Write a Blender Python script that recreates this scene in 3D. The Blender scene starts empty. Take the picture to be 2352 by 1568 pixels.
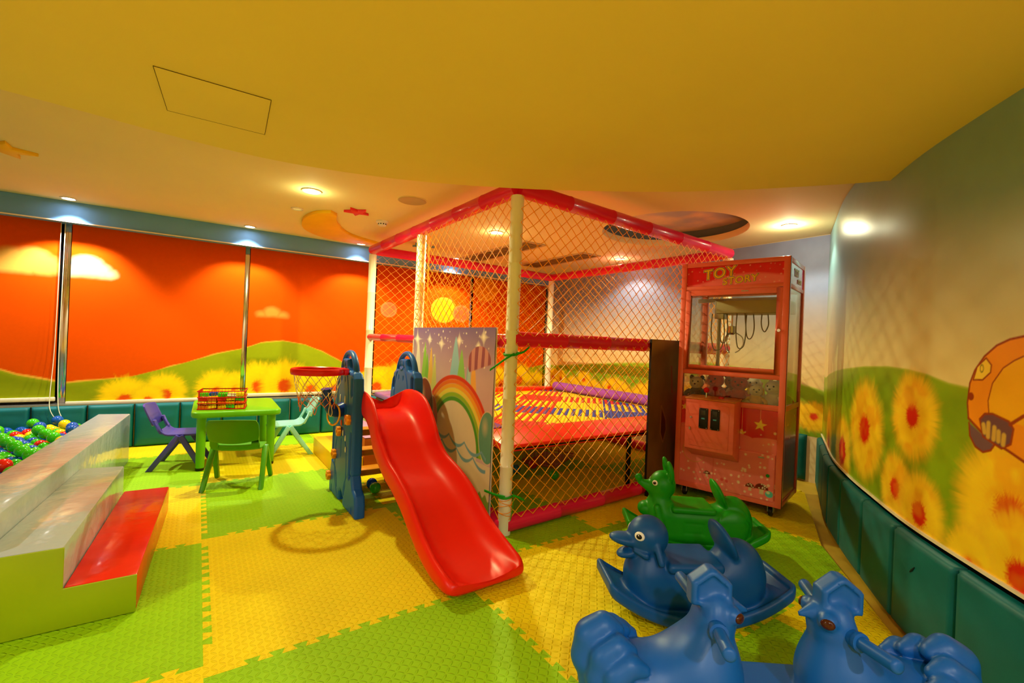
import bpy, bmesh, math, random
import numpy as np
from mathutils import Vector, Matrix
random.seed(7); np.random.seed(7)
PI = math.pi
S = bpy.context.scene
COL = S.collection
# ------------------------------------------------------------------ camera, exposure, light levels
IMW, IMH, FOC, EYE, ROLL, YAW = 2352., 1568., 1045., 1.2, .0415, math.radians(55.4)
FW = np.array([math.cos(YAW), math.sin(YAW), 0.]); RT = np.array([math.sin(YAW), -math.cos(YAW), 0.]); UP = np.array([0, 0, 1.])
cam = bpy.data.cameras.new('camera'); cam.sensor_width = 36.; cam.lens = FOC / IMW * 36.; cam.clip_start = .02
co = bpy.data.objects.new('camera', cam); COL.objects.link(co)
cx_ = RT * math.cos(ROLL) + UP * math.sin(ROLL); cy_ = UP * math.cos(ROLL) - RT * math.sin(ROLL)
m = Matrix.Identity(4)
for i in range(3):
    m[i][0], m[i][1], m[i][2] = cx_[i], cy_[i], -FW[i]
m[2][3] = EYE
co.matrix_world = m
S.camera = co
S.view_settings.view_transform = 'Standard'; S.view_settings.look = 'None'
S.view_settings.gamma = 1.; S.view_settings.use_curve_mapping = False
S.view_settings.exposure = 0.0
w = bpy.data.worlds.new('world'); S.world = w; w.use_nodes = True
w.node_tree.nodes['Background'].inputs[0].default_value = (1., .8, .5, 1); w.node_tree.nodes['Background'].inputs[1].default_value = .0
try:
    S.cycles.max_bounces = 10; S.cycles.diffuse_bounces = 5; S.cycles.glossy_bounces = 4; S.cycles.transparent_max_bounces = 24
    S.cycles.transmission_bounces = 8; S.cycles.sample_clamp_indirect = 6.; S.cycles.use_denoising = True
    S.cycles.caustics_reflective = False; S.cycles.caustics_refractive = False
except Exception: pass
# lamps of the room and added fill lamps: x, y, z, watts, colour, cone (deg), blend
WARM = (1., .98, .46); HALO = (1., 1., .95); MID = (1., .96, .64)
LAMPS_WINDOW = [(-.997, 5.645, 155.), (.419, 5.65, 90.), (1.6, 5.65, 62.), (2.9, 5.65, 70.), (-2.4, 5.65, 50.)]
LAMPS_ROOM = [(.697, 3.873, 108., 'bright'), (2.494, 3.983, 180., 'bright'), (4.42, 4.05, 30., 'small'), (4.231, 1.93, 28., 'small')]
LAMPS_FILL = [(-.6, -.9, 105.), (-2.3, .9, 118.), (.35, -1.7, 110.)]      # added fill lights, set in the low ceiling over and behind the viewer
# ------------------------------------------------------------------ pixel -> point helpers (to measure walls)
def ray(px, py):
    x = px - IMW / 2; y = -(py - IMH / 2); c, s = math.cos(ROLL), math.sin(ROLL)
    return FW * FOC + RT * (x * c - y * s) + UP * (x * s + y * c)
def at_y(px, py, y):
    d = ray(px, py); t = y / d[1]; return d[0] * t, EYE + d[2] * t
def at_x(px, py, x):
    d = ray(px, py); t = x / d[0]; return d[1] * t, EYE + d[2] * t
def at_z(px, py, z):
    d = ray(px, py); t = (z - EYE) / d[2]; return d[0] * t, d[1] * t
# ------------------------------------------------------------------ object helpers
def lin(c):
    out = []
    for v in c[:3]:
        v = v / 255.
        out.append(v / 12.92 if v <= .04045 else ((v + .055) / 1.055) ** 2.4)
    return tuple(out)
def tag(o, label=None, cat=None, group=None, kind=None):
    if label: o['label'] = label
    if cat: o['category'] = cat
    if group: o['group'] = group
    if kind: o['kind'] = kind
    return o
def thing(name, label, cat, loc=(0, 0, 0), rz=0., group=None):
    o = bpy.data.objects.new(name, None); COL.objects.link(o); o.empty_display_size = .05
    o.location = loc; o.rotation_euler = (0, 0, rz)
    return tag(o, label, cat, group)
def kids(o): return [c for c in bpy.data.objects if c.parent == o]
def dup(root, loc=None, rz=None, label=None, group=None, parent=None):
    r = root.copy(); COL.objects.link(r)
    if parent is not None: r.parent = parent
    if loc is not None: r.location = loc
    if rz is not None: r.rotation_euler = (0, 0, rz)
    if label: r['label'] = label
    if group: r['group'] = group
    for ch in kids(root): dup(ch, parent=r)
    return r
class MB:
    def __init__(s): s.v = []; s.f = []
    def add(s, vs, fs):
        n = len(s.v); s.v += [tuple(map(float, p)) for p in vs]; s.f += [tuple(i + n for i in f) for f in fs]; return s
    def box(s, lo, hi):
        x0, y0, z0 = lo; x1, y1, z1 = hi
        return s.add([(x0, y0, z0), (x1, y0, z0), (x1, y1, z0), (x0, y1, z0), (x0, y0, z1), (x1, y0, z1), (x1, y1, z1), (x0, y1, z1)],
                     [(0, 3, 2, 1), (4, 5, 6, 7), (0, 1, 5, 4), (1, 2, 6, 5), (2, 3, 7, 6), (3, 0, 4, 7)])
    def hexa(s, p):      # 8 points, bottom four counter-clockwise then top four
        return s.add(p, [(0, 3, 2, 1), (4, 5, 6, 7), (0, 1, 5, 4), (1, 2, 6, 5), (2, 3, 7, 6), (3, 0, 4, 7)])
    def prism(s, poly, a0, a1, ax='z'):
        n = len(poly)
        def P(p, a): return (p[0], p[1], a) if ax == 'z' else ((p[0], a, p[1]) if ax == 'y' else (a, p[0], p[1]))
        vs = [P(p, a0) for p in poly] + [P(p, a1) for p in poly]
        return s.add(vs, [tuple(range(n - 1, -1, -1)), tuple(range(n, 2 * n))] + [(i, (i + 1) % n, n + (i + 1) % n, n + i) for i in range(n)])
    def tube(s, path, r, n=10, caps=True, closed=False):
        P = [Vector(p) for p in path]; m_ = len(P); rings = []
        R = r if hasattr(r, '__len__') else [r] * m_
        nrm = None
        for i, p in enumerate(P):
            if closed: t = P[(i + 1) % m_] - P[i - 1]
            else: t = P[min(i + 1, m_ - 1)] - P[max(i - 1, 0)]
            t.normalize()
            if nrm is None:
                a = Vector((0, 0, 1)) if abs(t.z) < .9 else Vector((1, 0, 0)); nrm = t.cross(a).normalized()
            else:
                nrm = nrm - t * nrm.dot(t); nrm.normalize()
            b = t.cross(nrm)
            rings.append([p + (nrm * math.cos(2 * PI * k / n) + b * math.sin(2 * PI * k / n)) * R[i] for k in range(n)])
        vs = [q for rg in rings for q in rg]; fs = []
        for i in range(m_ if closed else m_ - 1):
            j = (i + 1) % m_
            for k in range(n):
                fs.append((i * n + k, i * n + (k + 1) % n, j * n + (k + 1) % n, j * n + k))
        if caps and not closed:
            fs.append(tuple(range(n - 1, -1, -1))); fs.append(tuple((m_ - 1) * n + k for k in range(n)))
        return s.add(vs, fs)
    def lathe(s, prof, c=(0, 0, 0), n=24, ax='z', closed=False):
        vs = []; fs = []; m_ = len(prof)
        for k in range(n):
            a = 2 * PI * k / n
            for r, h in prof:
                x, y = r * math.cos(a), r * math.sin(a)
                p = (x, y, h) if ax == 'z' else ((h, x, y) if ax == 'x' else (y, h, x))
                vs.append((c[0] + p[0], c[1] + p[1], c[2] + p[2]))
        for k in range(n):
            j = (k + 1) % n
            for i in range(m_ if closed else m_ - 1):
                i2 = (i + 1) % m_
                fs.append((k * m_ + i, j * m_ + i, j * m_ + i2, k * m_ + i2))
        return s.add(vs, fs)
    def ball(s, c, r, n=16, h=10):
        rx, ry, rz = r if hasattr(r, '__len__') else (r, r, r)
        prof = [(math.sin(PI * i / h), -math.cos(PI * i / h)) for i in range(h + 1)]
        vs = []; fs = []
        for k in range(n):
            a = 2 * PI * k / n
            for q, z in prof: vs.append((c[0] + rx * q * math.cos(a), c[1] + ry * q * math.sin(a), c[2] + rz * z))
        for k in range(n):
            j = (k + 1) % n
            for i in range(h): fs.append((k * (h + 1) + i, j * (h + 1) + i, j * (h + 1) + i + 1, k * (h + 1) + i + 1))
        return s.add(vs, fs)
    def xf(s, M_, i0=0):
        s.v = s.v[:i0] + [tuple(M_ @ Vector(p)) for p in s.v[i0:]]; return s
    def build(s, name, mat_=None, parent=None, bevel=0., seg=2, smooth=35., sub=0):
        me = bpy.data.meshes.new(name); me.from_pydata(s.v, [], s.f)
        bm = bmesh.new(); bm.from_mesh(me)
        bmesh.ops.remove_doubles(bm, verts=bm.verts, dist=1e-5)
        bmesh.ops.recalc_face_normals(bm, faces=bm.faces)
        if bevel > 0:
            ed = [e for e in bm.edges if len(e.link_faces) == 2 and e.calc_face_angle(0) > math.radians(30)]
            bmesh.ops.bevel(bm, geom=ed, offset=bevel, segments=seg, profile=.5, affect='EDGES', clamp_overlap=True)
        bm.to_mesh(me); bm.free()
        return link(name, me, mat_, parent, smooth, sub)
def link(name, me, mat_=None, parent=None, smooth=35., sub=0):
    if smooth:
        me.polygons.foreach_set('use_smooth', [True] * len(me.polygons))
        if smooth < 179: me.set_sharp_from_angle(angle=math.radians(smooth))
    o = bpy.data.objects.new(name, me); COL.objects.link(o)
    if mat_: me.materials.append(mat_)
    if parent: o.parent = parent
    if sub:
        md = o.modifiers.new('subdivision', 'SUBSURF'); md.levels = sub; md.render_levels = sub
    return o
def smooth_path(P, n=6, closed=False):
    P = [np.array(p, float) for p in P]; out = []; m_ = len(P)
    rng = range(m_) if closed else range(m_ - 1)
    for i in rng:
        if closed: a, b, c, d = P[i - 1], P[i], P[(i + 1) % m_], P[(i + 2) % m_]
        else: a, b, c, d = P[max(i - 1, 0)], P[i], P[i + 1], P[min(i + 2, m_ - 1)]
        for k in range(n):
            t = k / n
            out.append(.5 * ((2 * b) + (-a + c) * t + (2 * a - 5 * b + 4 * c - d) * t * t + (-a + 3 * b - 3 * c + d) * t ** 3))
    if not closed: out.append(P[-1])
    return out
def grid_mesh(name, U, V, pos, mat_, parent=None, col=None, smooth=179.):
    uu, vv = np.meshgrid(np.asarray(U, float), np.asarray(V, float), indexing='ij')
    P = np.stack(pos(uu, vv), -1).reshape(-1, 3); nu, nv = uu.shape
    ii = np.arange(nu * nv).reshape(nu, nv)
    F = np.stack([ii[:-1, :-1], ii[1:, :-1], ii[1:, 1:], ii[:-1, 1:]], -1).reshape(-1, 4)
    me = raw_mesh(name, P, F)
    if col is not None:
        c = np.ones((nu * nv, 4)); c[:, :3] = np.clip(col(uu.ravel(), vv.ravel()), 0, 1)
        a = me.color_attributes.new('paint', 'FLOAT_COLOR', 'POINT'); a.data.foreach_set('color', c.astype(np.float32).ravel())
    return link(name, me, mat_, parent, smooth)
def raw_mesh(name, P, F):
    me = bpy.data.meshes.new(name); P = np.asarray(P, np.float32); F = np.asarray(F, np.int32)
    me.vertices.add(len(P)); me.vertices.foreach_set('co', P.ravel())
    k = F.shape[1]
    me.loops.add(F.size); me.loops.foreach_set('vertex_index', F.ravel())
    me.polygons.add(len(F)); me.polygons.foreach_set('loop_start', np.arange(0, F.size, k, dtype=np.int32))
    me.update(calc_edges=True); me.validate(); return me
# ------------------------------------------------------------------ signed distance modelling for moulded plastic
def smin(a, b, k):
    h = np.clip(.5 + .5 * (b - a) / k, 0, 1); return b * (1 - h) + a * h - k * h * (1 - h)
def smax(a, b, k): return -smin(-a, -b, k)
def d_cap(X, Y, Z, a, b, r, r2=None):
    ax, ay, az = a; bx, by, bz = b; dx, dy, dz = bx - ax, by - ay, bz - az
    L = dx * dx + dy * dy + dz * dz + 1e-12
    t = np.clip(((X - ax) * dx + (Y - ay) * dy + (Z - az) * dz) / L, 0, 1)
    rr = r if r2 is None else r + (r2 - r) * t
    return np.sqrt((X - ax - t * dx) ** 2 + (Y - ay - t * dy) ** 2 + (Z - az - t * dz) ** 2) - rr
def d_ell(X, Y, Z, c, r, rot=0.):     # rot about y axis, radians
    x, y, z = X - c[0], Y - c[1], Z - c[2]
    if rot: x, z = x * math.cos(rot) + z * math.sin(rot), -x * math.sin(rot) + z * math.cos(rot)
    k0 = np.sqrt((x / r[0]) ** 2 + (y / r[1]) ** 2 + (z / r[2]) ** 2)
    k1 = np.sqrt((x / r[0] ** 2) ** 2 + (y / r[1] ** 2) ** 2 + (z / r[2] ** 2) ** 2) + 1e-9
    return k0 * (k0 - 1.) / k1
def d_box(X, Y, Z, c, h, r=.0, rot=0.):
    x, y, z = X - c[0], Y - c[1], Z - c[2]
    if rot: x, z = x * math.cos(rot) + z * math.sin(rot), -x * math.sin(rot) + z * math.cos(rot)
    qx, qy, qz = np.abs(x) - h[0] + r, np.abs(y) - h[1] + r, np.abs(z) - h[2] + r
    return np.sqrt(np.maximum(qx, 0) ** 2 + np.maximum(qy, 0) ** 2 + np.maximum(qz, 0) ** 2) + np.minimum(np.maximum(qx, np.maximum(qy, qz)), 0) - r
def d_poly(X, Y, pts):
    d = np.full(X.shape, 1e9); s = np.ones(X.shape); n = len(pts)
    for i in range(n):
        ax, ay = pts[i]; bx, by = pts[i - 1]
        ex, ey = bx - ax, by - ay; wx, wy = X - ax, Y - ay
        t = np.clip((wx * ex + wy * ey) / (ex * ex + ey * ey + 1e-12), 0, 1)
        d = np.minimum(d, (wx - ex * t) ** 2 + (wy - ey * t) ** 2)
        c1 = Y >= ay; c2 = Y < by; c3 = ex * wy > ey * wx
        s = np.where((c1 & c2 & c3) | (~c1 & ~c2 & ~c3), -s, s)
    return s * np.sqrt(d)
def nets(name, f, lo, hi, h, mat_, parent=None):
    N = [int(math.ceil((hi[i] - lo[i]) / h)) + 1 for i in range(3)]
    ax = [lo[i] + h * np.arange(N[i]) for i in range(3)]
    X, Y, Z = np.meshgrid(*ax, indexing='ij'); D = f(X, Y, Z).astype(np.float32)
    nc = [n - 1 for n in N]
    acc = np.zeros(nc + [3], np.float32); cnt = np.zeros(nc, np.float32)
    def sl(o): return tuple(slice(o[i], o[i] + nc[i]) for i in range(3))
    for a in range(3):
        o1, o2 = [i for i in range(3) if i != a]
        for p in (0, 1):
            for q in (0, 1):
                s0 = [0, 0, 0]; s0[o1] = p; s0[o2] = q; s1 = list(s0); s1[a] = 1
                A = D[sl(s0)]; B = D[sl(s1)]; mk = (A < 0) != (B < 0)
                t = np.where(mk, A / np.where(A - B == 0, 1, A - B), 0)
                cnt += mk
                for k in range(3):
                    acc[..., k] += mk * (t if k == a else float(s0[k]))
    act = cnt > 0; idx = -np.ones(nc, int); idx[act] = np.arange(act.sum())
    ijk = np.argwhere(act)
    P = (ijk + acc[act] / cnt[act][:, None]) * h + np.array(lo)
    Fs = []
    for a in range(3):
        o1, o2 = [(1, 2), (2, 0), (0, 1)][a]
        s0 = [slice(None)] * 3; s1 = [slice(None)] * 3; s0[a] = slice(0, -1); s1[a] = slice(1, None)
        A = D[tuple(s0)] < 0; B = D[tuple(s1)] < 0
        e = np.argwhere(A != B); ok = (e[:, o1] > 0) & (e[:, o2] > 0) & (e[:, o1] < nc[o1]) & (e[:, o2] < nc[o2])
        e = e[ok]
        q = []
        for (p1, p2) in ((1, 1), (0, 1), (0, 0), (1, 0)):
            c = e.copy(); c[:, o1] -= p1; c[:, o2] -= p2; q.append(idx[c[:, 0], c[:, 1], c[:, 2]])
        q = np.stack(q, -1); flip = ~A[e[:, 0], e[:, 1], e[:, 2]]
        q[flip] = q[flip][:, ::-1]; Fs.append(q)
    F = np.concatenate(Fs); F = F[(F >= 0).all(1)]
    # pull the vertices onto the surface
    for _ in range(2):
        x, y, z = P.T; e = h * .25; d0 = f(x, y, z)
        g = np.stack([(f(x + e, y, z) - f(x - e, y, z)), (f(x, y + e, z) - f(x, y - e, z)), (f(x, y, z + e) - f(x, y, z - e))], -1) / (2 * e)
        st = d0[:, None] * g / (np.sum(g * g, -1)[:, None] + 1e-6)
        P = P + np.clip(st, -h * .4, h * .4) * -.8
    return link(name, raw_mesh(name, P, F), mat_, parent, 179.)
# ------------------------------------------------------------------ materials
MATS = {}
def node(nt, t, **kw):
    n = nt.nodes.new(t)
    for k, v in kw.items(): setattr(n, k, v)
    return n
def mat(name, c, rough=.5, metal=0., var=.06, vscale=6., bump=0., bscale=60., coat=0., spec=.3, paint=False, emis=0., sheen=0., bdist=.002, alpha=1.):
    if name in MATS: return MATS[name]
    M_ = bpy.data.materials.new(name); M_.use_nodes = True; nt = M_.node_tree; b = nt.nodes['Principled BSDF']
    L = nt.links.new
    tc = node(nt, 'ShaderNodeTexCoord')
    nz = node(nt, 'ShaderNodeTexNoise'); nz.inputs['Scale'].default_value = vscale; nz.inputs['Detail'].default_value = 3.
    L(tc.outputs['Object'], nz.inputs['Vector'])
    mx = node(nt, 'ShaderNodeMixRGB', blend_type='MULTIPLY'); mx.inputs[0].default_value = 1.
    rp = node(nt, 'ShaderNodeMapRange'); rp.inputs[1].default_value = .3; rp.inputs[2].default_value = .7
    rp.inputs[3].default_value = 1. - var; rp.inputs[4].default_value = 1. + var * .4
    L(nz.outputs['Fac'], rp.inputs[0]); L(rp.outputs[0], mx.inputs[2])
    if paint:
        at = node(nt, 'ShaderNodeAttribute', attribute_name='paint'); L(at.outputs['Color'], mx.inputs[1])
    else: mx.inputs[1].default_value = (*c, 1)
    L(mx.outputs[0], b.inputs['Base Color'])
    b.inputs['Roughness'].default_value = rough; b.inputs['Metallic'].default_value = metal
    b.inputs['Specular IOR Level'].default_value = spec; b.inputs['Coat Weight'].default_value = coat; b.inputs['Coat Roughness'].default_value = .08
    b.inputs['Sheen Weight'].default_value = sheen
    if alpha < 1: b.inputs['Alpha'].default_value = alpha
    if bump:
        n2 = node(nt, 'ShaderNodeTexNoise'); n2.inputs['Scale'].default_value = bscale; n2.inputs['Detail'].default_value = 2.
        L(tc.outputs['Object'], n2.inputs['Vector'])
        bp = node(nt, 'ShaderNodeBump'); bp.inputs['Strength'].default_value = bump; bp.inputs['Distance'].default_value = bdist
        L(n2.outputs['Fac'], bp.inputs['Height']); L(bp.outputs[0], b.inputs['Normal'])
    if emis:
        b.inputs['Emission Color'].default_value = (*c, 1); b.inputs['Emission Strength'].default_value = emis
    MATS[name] = M_; return M_
def glass_mat():
    M_ = bpy.data.materials.new('clear_pane'); M_.use_nodes = True; nt = M_.node_tree; nt.nodes.clear(); L = nt.links.new
    o = node(nt, 'ShaderNodeOutputMaterial'); mx = node(nt, 'ShaderNodeMixShader'); t = node(nt, 'ShaderNodeBsdfTransparent'); g = node(nt, 'ShaderNodeBsdfGlossy')
    f = node(nt, 'ShaderNodeFresnel'); f.inputs[0].default_value = 1.5
    mm = node(nt, 'ShaderNodeMath', operation='MULTIPLY_ADD'); mm.inputs[1].default_value = .75; mm.inputs[2].default_value = .0
    t.inputs[0].default_value = (.93, .94, .9, 1); g.inputs['Roughness'].default_value = .02; g.inputs[0].default_value = (1, 1, 1, 1)
    L(f.outputs[0], mm.inputs[0]); L(mm.outputs[0], mx.inputs[0]); L(t.outputs[0], mx.inputs[1]); L(g.outputs[0], mx.inputs[2]); L(mx.outputs[0], o.inputs[0])
    return M_
def mat_foam(name, c):
    M_ = mat(name, c, rough=.62, var=.08, vscale=3., spec=.18)
    nt = M_.node_tree; L = nt.links.new; b = nt.nodes['Principled BSDF']
    g = node(nt, 'ShaderNodeNewGeometry')
    def mth(op, a, b_=None):
        n = node(nt, 'ShaderNodeMath', operation=op)
        for i, v in enumerate((a, b_)):
            if v is None: continue
            if isinstance(v, (int, float)): n.inputs[i].default_value = v
            else: L(v, n.inputs[i])
        return n.outputs[0]
    sp = node(nt, 'ShaderNodeSeparateXYZ'); L(g.outputs['Position'], sp.inputs[0])
    K = 40.
    x = mth('MULTIPLY', sp.outputs[0], K); y = mth('MULTIPLY', sp.outputs[1], K)
    cxx, cyy = mth('FLOOR', x), mth('FLOOR', y)
    fx, fy = mth('SUBTRACT', mth('SUBTRACT', x, cxx), .5), mth('SUBTRACT', mth('SUBTRACT', y, cyy), .5)
    par = mth('SUBTRACT', mth('MULTIPLY', mth('FLOORED_MODULO', mth('ADD', cxx, cyy), 2.), 2.), 1.)
    fy2 = mth('MULTIPLY', fy, par)
    a = mth('MULTIPLY', mth('ADD', fx, fy2), 1.35); bb = mth('MULTIPLY', mth('SUBTRACT', fx, fy2), 3.6)
    d = mth('ADD', mth('MULTIPLY', a, a), mth('MULTIPLY', bb, bb))
    h = mth('MAXIMUM', mth('SUBTRACT', 1., d), 0.); h = mth('POWER', h, .6)
    bp = node(nt, 'ShaderNodeBump'); bp.inputs['Strength'].default_value = 1.; bp.inputs['Distance'].default_value = .0032
    L(h, bp.inputs['Height']); L(bp.outputs[0], b.inputs['Normal'])
    return M_
# ------------------------------------------------------------------ value noise for the painted murals
_T = np.random.RandomState(3).rand(256, 256)
def vnoise(x, y):
    xi, yi = np.floor(x).astype(int), np.floor(y).astype(int); fx, fy = x - xi, y - yi
    fx = fx * fx * (3 - 2 * fx); fy = fy * fy * (3 - 2 * fy)
    a = _T[xi & 255, yi & 255]; b = _T[(xi + 1) & 255, yi & 255]; c = _T[xi & 255, (yi + 1) & 255]; d = _T[(xi + 1) & 255, (yi + 1) & 255]
    return (a * (1 - fx) + b * fx) * (1 - fy) + (c * (1 - fx) + d * fx) * fy
def fbm(x, y, o=3):
    r = 0.; a = .5
    for i in range(o): r = r + a * vnoise(x * 2 ** i + 17 * i, y * 2 ** i + 5 * i); a *= .5
    return r / (1 - .5 ** o)
def over(C, c, a):
    a = np.clip(a, 0, 1)[:, None]; return C * (1 - a) + np.asarray(c) * a
def step(d, s): return np.clip(.5 - d / s, 0, 1)      # 1 inside (d<0)
def fuzzy_flower(C, x, y, cx, cy, rx, ry, cp, cr, ce, seed=0, core=.3, soft=.3, cdx=0., cdy=0., amp=1.):
    dx, dy = (x - cx) / rx, (y - cy) / ry; r = np.hypot(dx, dy); th = np.arctan2(dy, dx)
    sp = vnoise(th * 14 + seed * 31, r * 2.2 + seed) - .5; sp2 = vnoise(th * 34 + seed * 7, r * 3. + 9) - .5
    e = r * (1 + amp * (.20 * sp + .14 * sp2))
    C = over(C, ce, step(e - 1.04, soft * 1.0) * .7)
    C = over(C, cp, step(e - .88, soft))
    mid = (np.array(cp) + np.array(cr)) / 2
    q = np.hypot(dx - cdx, dy - cdy) * (1 + .3 * sp2 + .2 * sp)
    C = over(C, mid, step(q - core * 1.35, .5) * .45)
    C = over(C, cr, step(q - core, .12))
    return C
# ------------------------------------------------------------------ setting
ZC, ZS = 2.32, 2.12            # main ceiling, low ceiling
XE, YB = 4.8, 5.93             # east wall, blinds
M_ceil = mat('ceiling_paint', lin((236, 218, 160)), .8, var=.03, vscale=1.2)
M_soff = mat('yellow_ceiling_paint', lin((238, 222, 124)), .8, var=.05, spec=.1, vscale=.9)
M_plain = mat('cream_wall_paint', lin((225, 205, 165)), .8, var=.04)
M_beam = mat('blue_grey_paint', lin((112, 164, 226)), .7, var=.04)
M_eastup = mat('painted_mural', (1, 1, 1), .55, var=.06, vscale=9., paint=True)
M_murgloss = mat('painted_mural_gloss', (1, 1, 1), .3, var=.05, vscale=7., paint=True, bump=.03, bscale=12.)
M_blind = mat('printed_blind_cloth', (1, 1, 1), .8, spec=.04, var=.03, vscale=30., paint=True)
M_teal = mat('teal_vinyl', lin((6, 104, 110)), .48, var=.12, vscale=7., bump=.12, bscale=160.)
M_dark = mat('dark_mirror', lin((46, 42, 40)), .06, metal=.75, var=.0)
M_chrome = mat('chrome', lin((215, 215, 220)), .12, metal=1., var=.02)
M_alu = mat('brushed_aluminium', lin((180, 175, 168)), .35, metal=.9, var=.05)
M_cream = mat('cream_plastic', lin((240, 228, 198)), .4, var=.03)
M_wood = mat('floor_boards', lin((212, 176, 60)), .45, var=.2, vscale=4.)
M_black = mat('black_plastic', lin((22, 20, 20)), .4)
M_white = mat('white_plastic', lin((236, 232, 220)), .35, var=.03)
# wall line of the curved right side, at the face of the pads
PADLINE = [(4.80, 1.875), (4.42, 1.702), (3.76, 1.400), (3.30, 1.141), (2.975, .93), (2.63, .692), (2.345, .452), (2.06, .185), (1.80, -.10), (1.58, -.42), (1.40, -.80), (1.28, -1.25), (1.2, -1.8), (1.15, -2.5)]
_pl = np.array(smooth_path([(p[0], p[1], 0) for p in PADLINE], 16))[:, :2]
_sl = np.concatenate([[0], np.cumsum(np.hypot(*np.diff(_pl, axis=0).T))]); SL = _sl[-1]
_tan = np.gradient(_pl, axis=0); _tan /= np.hypot(*_tan.T)[:, None]; _nor = np.stack([-_tan[:, 1], _tan[:, 0]], 1)      # away from the room
if (_nor[60] @ (np.array([2.3, 2.5]) - _pl[60])) > 0: _nor = -_nor
def wline(s, off=0.):
    x = np.interp(s, _sl, _pl[:, 0]) + off * np.interp(s, _sl, _nor[:, 0]); y = np.interp(s, _sl, _pl[:, 1]) + off * np.interp(s, _sl, _nor[:, 1]); return x, y
MUR = .045
def wall_hit(px, py):
    d = ray(px, py); ss = np.linspace(0, SL, 3000); x, y = wline(ss, MUR); c = x * d[1] - y * d[0]
    k = np.where(np.sign(c[:-1]) != np.sign(c[1:]))[0]
    k = [i for i in k if x[i] * d[0] + y[i] * d[1] > 0]
    if not k: k = [len(ss) - 2]
    k = k[-1]; t = (x[k] * d[0] + y[k] * d[1]) / (d[0] ** 2 + d[1] ** 2)
    return ss[k], EYE + d[2] * t
# floor under the mats
b = MB().box((-3.2, -2.5, -.06), (XE + .1, 6.1, -.0125)); tag(b.build('floor', M_wood), kind='structure')
# ceilings
def disc_hole_ceiling():
    cx, cy, R = 3.70, 2.74, .66
    n = 64; bm = MB()
    circ = [(cx + R * math.cos(2 * PI * k / n), cy + R * math.sin(2 * PI * k / n)) for k in range(n)]
    def edge(a):
        dx, dy = math.cos(a), math.sin(a); t = 1e9
        for lim, o, d in ((XE + .1, cx, dx), (-3.2, cx, dx), (6.1, cy, dy), (-2.5, cy, dy)):
            if abs(d) > 1e-9:
                q = (lim - o) / d
                if q > 0: t = min(t, q)
        return (cx + dx * t, cy + dy * t)
    angs = sorted(set([2 * PI * k / n for k in range(n)] + [math.atan2(y - cy, x - cx) % (2 * PI) for x in (-3.2, XE + .1) for y in (-2.5, 6.1)]))
    inn = [(cx + R * math.cos(a), cy + R * math.sin(a), ZC) for a in angs]; out = [(*edge(a), ZC) for a in angs]
    k = len(angs)
    bm.add(inn + out, [(i, (i + 1) % k, k + (i + 1) % k, k + i) for i in range(k)])
    return bm, (cx, cy, R)
bm, (RX, RY, RR) = disc_hole_ceiling()
o = bm.build('ceiling', M_ceil, smooth=0); tag(o, kind='structure')
# round recess: pale lip, cove band coloured dark for the shadow inside, painted sky inside
r_ = MB().lathe([(RR, ZC), (RR - .005, ZC + .012), (RR, ZC + .065), (RR + .03, ZC + .07)], (RX, RY, 0), 64)
ro = thing('ceiling_recess', 'round recess in the ceiling above the play cage, painted as a dusky sky', 'ceiling recess', (RX, RY, ZC)); r_.xf(Matrix.Translation((-RX, -RY, -ZC)))
r_.build('lip', M_ceil, ro)
d_ = MB().lathe([(RR + .03, .07), (RR + .06, .08), (RR + .06, .165)], n=64); d_.build('cove', mat('cove_shade_slate', lin((110, 120, 124)), .6), ro)
def skycol(u, v):
    C = np.tile(lin((178, 172, 186)), (u.size, 1)); n = fbm(u * 3.1 + 4, v * 3.1, 4)
    C = over(C, lin((226, 196, 168)), np.clip((n - .42) * 4, 0, 1)); return over(C, lin((116, 120, 136)), np.clip((fbm(u * 2 + 40, v * 2 + 9) - .55) * 4, 0, 1))
grid_mesh('painted_sky', np.linspace(-.75, .75, 70), np.linspace(-.75, .75, 70), lambda u, v: (u, v, 0 * u + .16), M_eastup, ro, skycol)
# low yellow ceiling with its curved edge
EDGE = [(-3.2, 2.50), (-1.6, 2.62), (-.684, 2.676), (-.006, 2.762), (.453, 2.735), (1.011, 2.553), (1.577, 2.235), (2.091, 1.847), (2.446, 1.509), (2.785, 1.084), (2.93, .868), (3.02, .70)]
ed = [(p[0], p[1]) for p in smooth_path([(a, b_, 0) for a, b_ in EDGE], 6)]
bm = MB().prism(ed + [(3.02, -2.5), (-3.2, -2.5)], ZS, ZC - .002)
o = bm.build('ceiling_soffit', M_soff, smooth=30); tag(o, kind='structure')
# access hatch: a hairline frame round a flush panel
h_ = MB(); q = [(-.163, 2.061), (-.14, 2.44), (.224, 2.429), (.207, 2.054)]
hp = thing('access_hatch', 'flush rectangular access hatch in the low yellow ceiling', 'hatch', (.03, 2.25, ZS))
pp = [(x - .03, y - 2.25) for x, y in q]
MB().prism(pp, -.0025, -.0002).build('hatch_panel', M_soff, hp)
fr = MB()
for i in range(4):
    a, c = Vector((*pp[i], -.0022)), Vector((*pp[(i + 1) % 4], -.0022)); fr.tube([a, c], .0013, 4)
fr.build('hatch_seam', mat('dark_seam', lin((74, 62, 30)), .8), hp)
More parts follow.
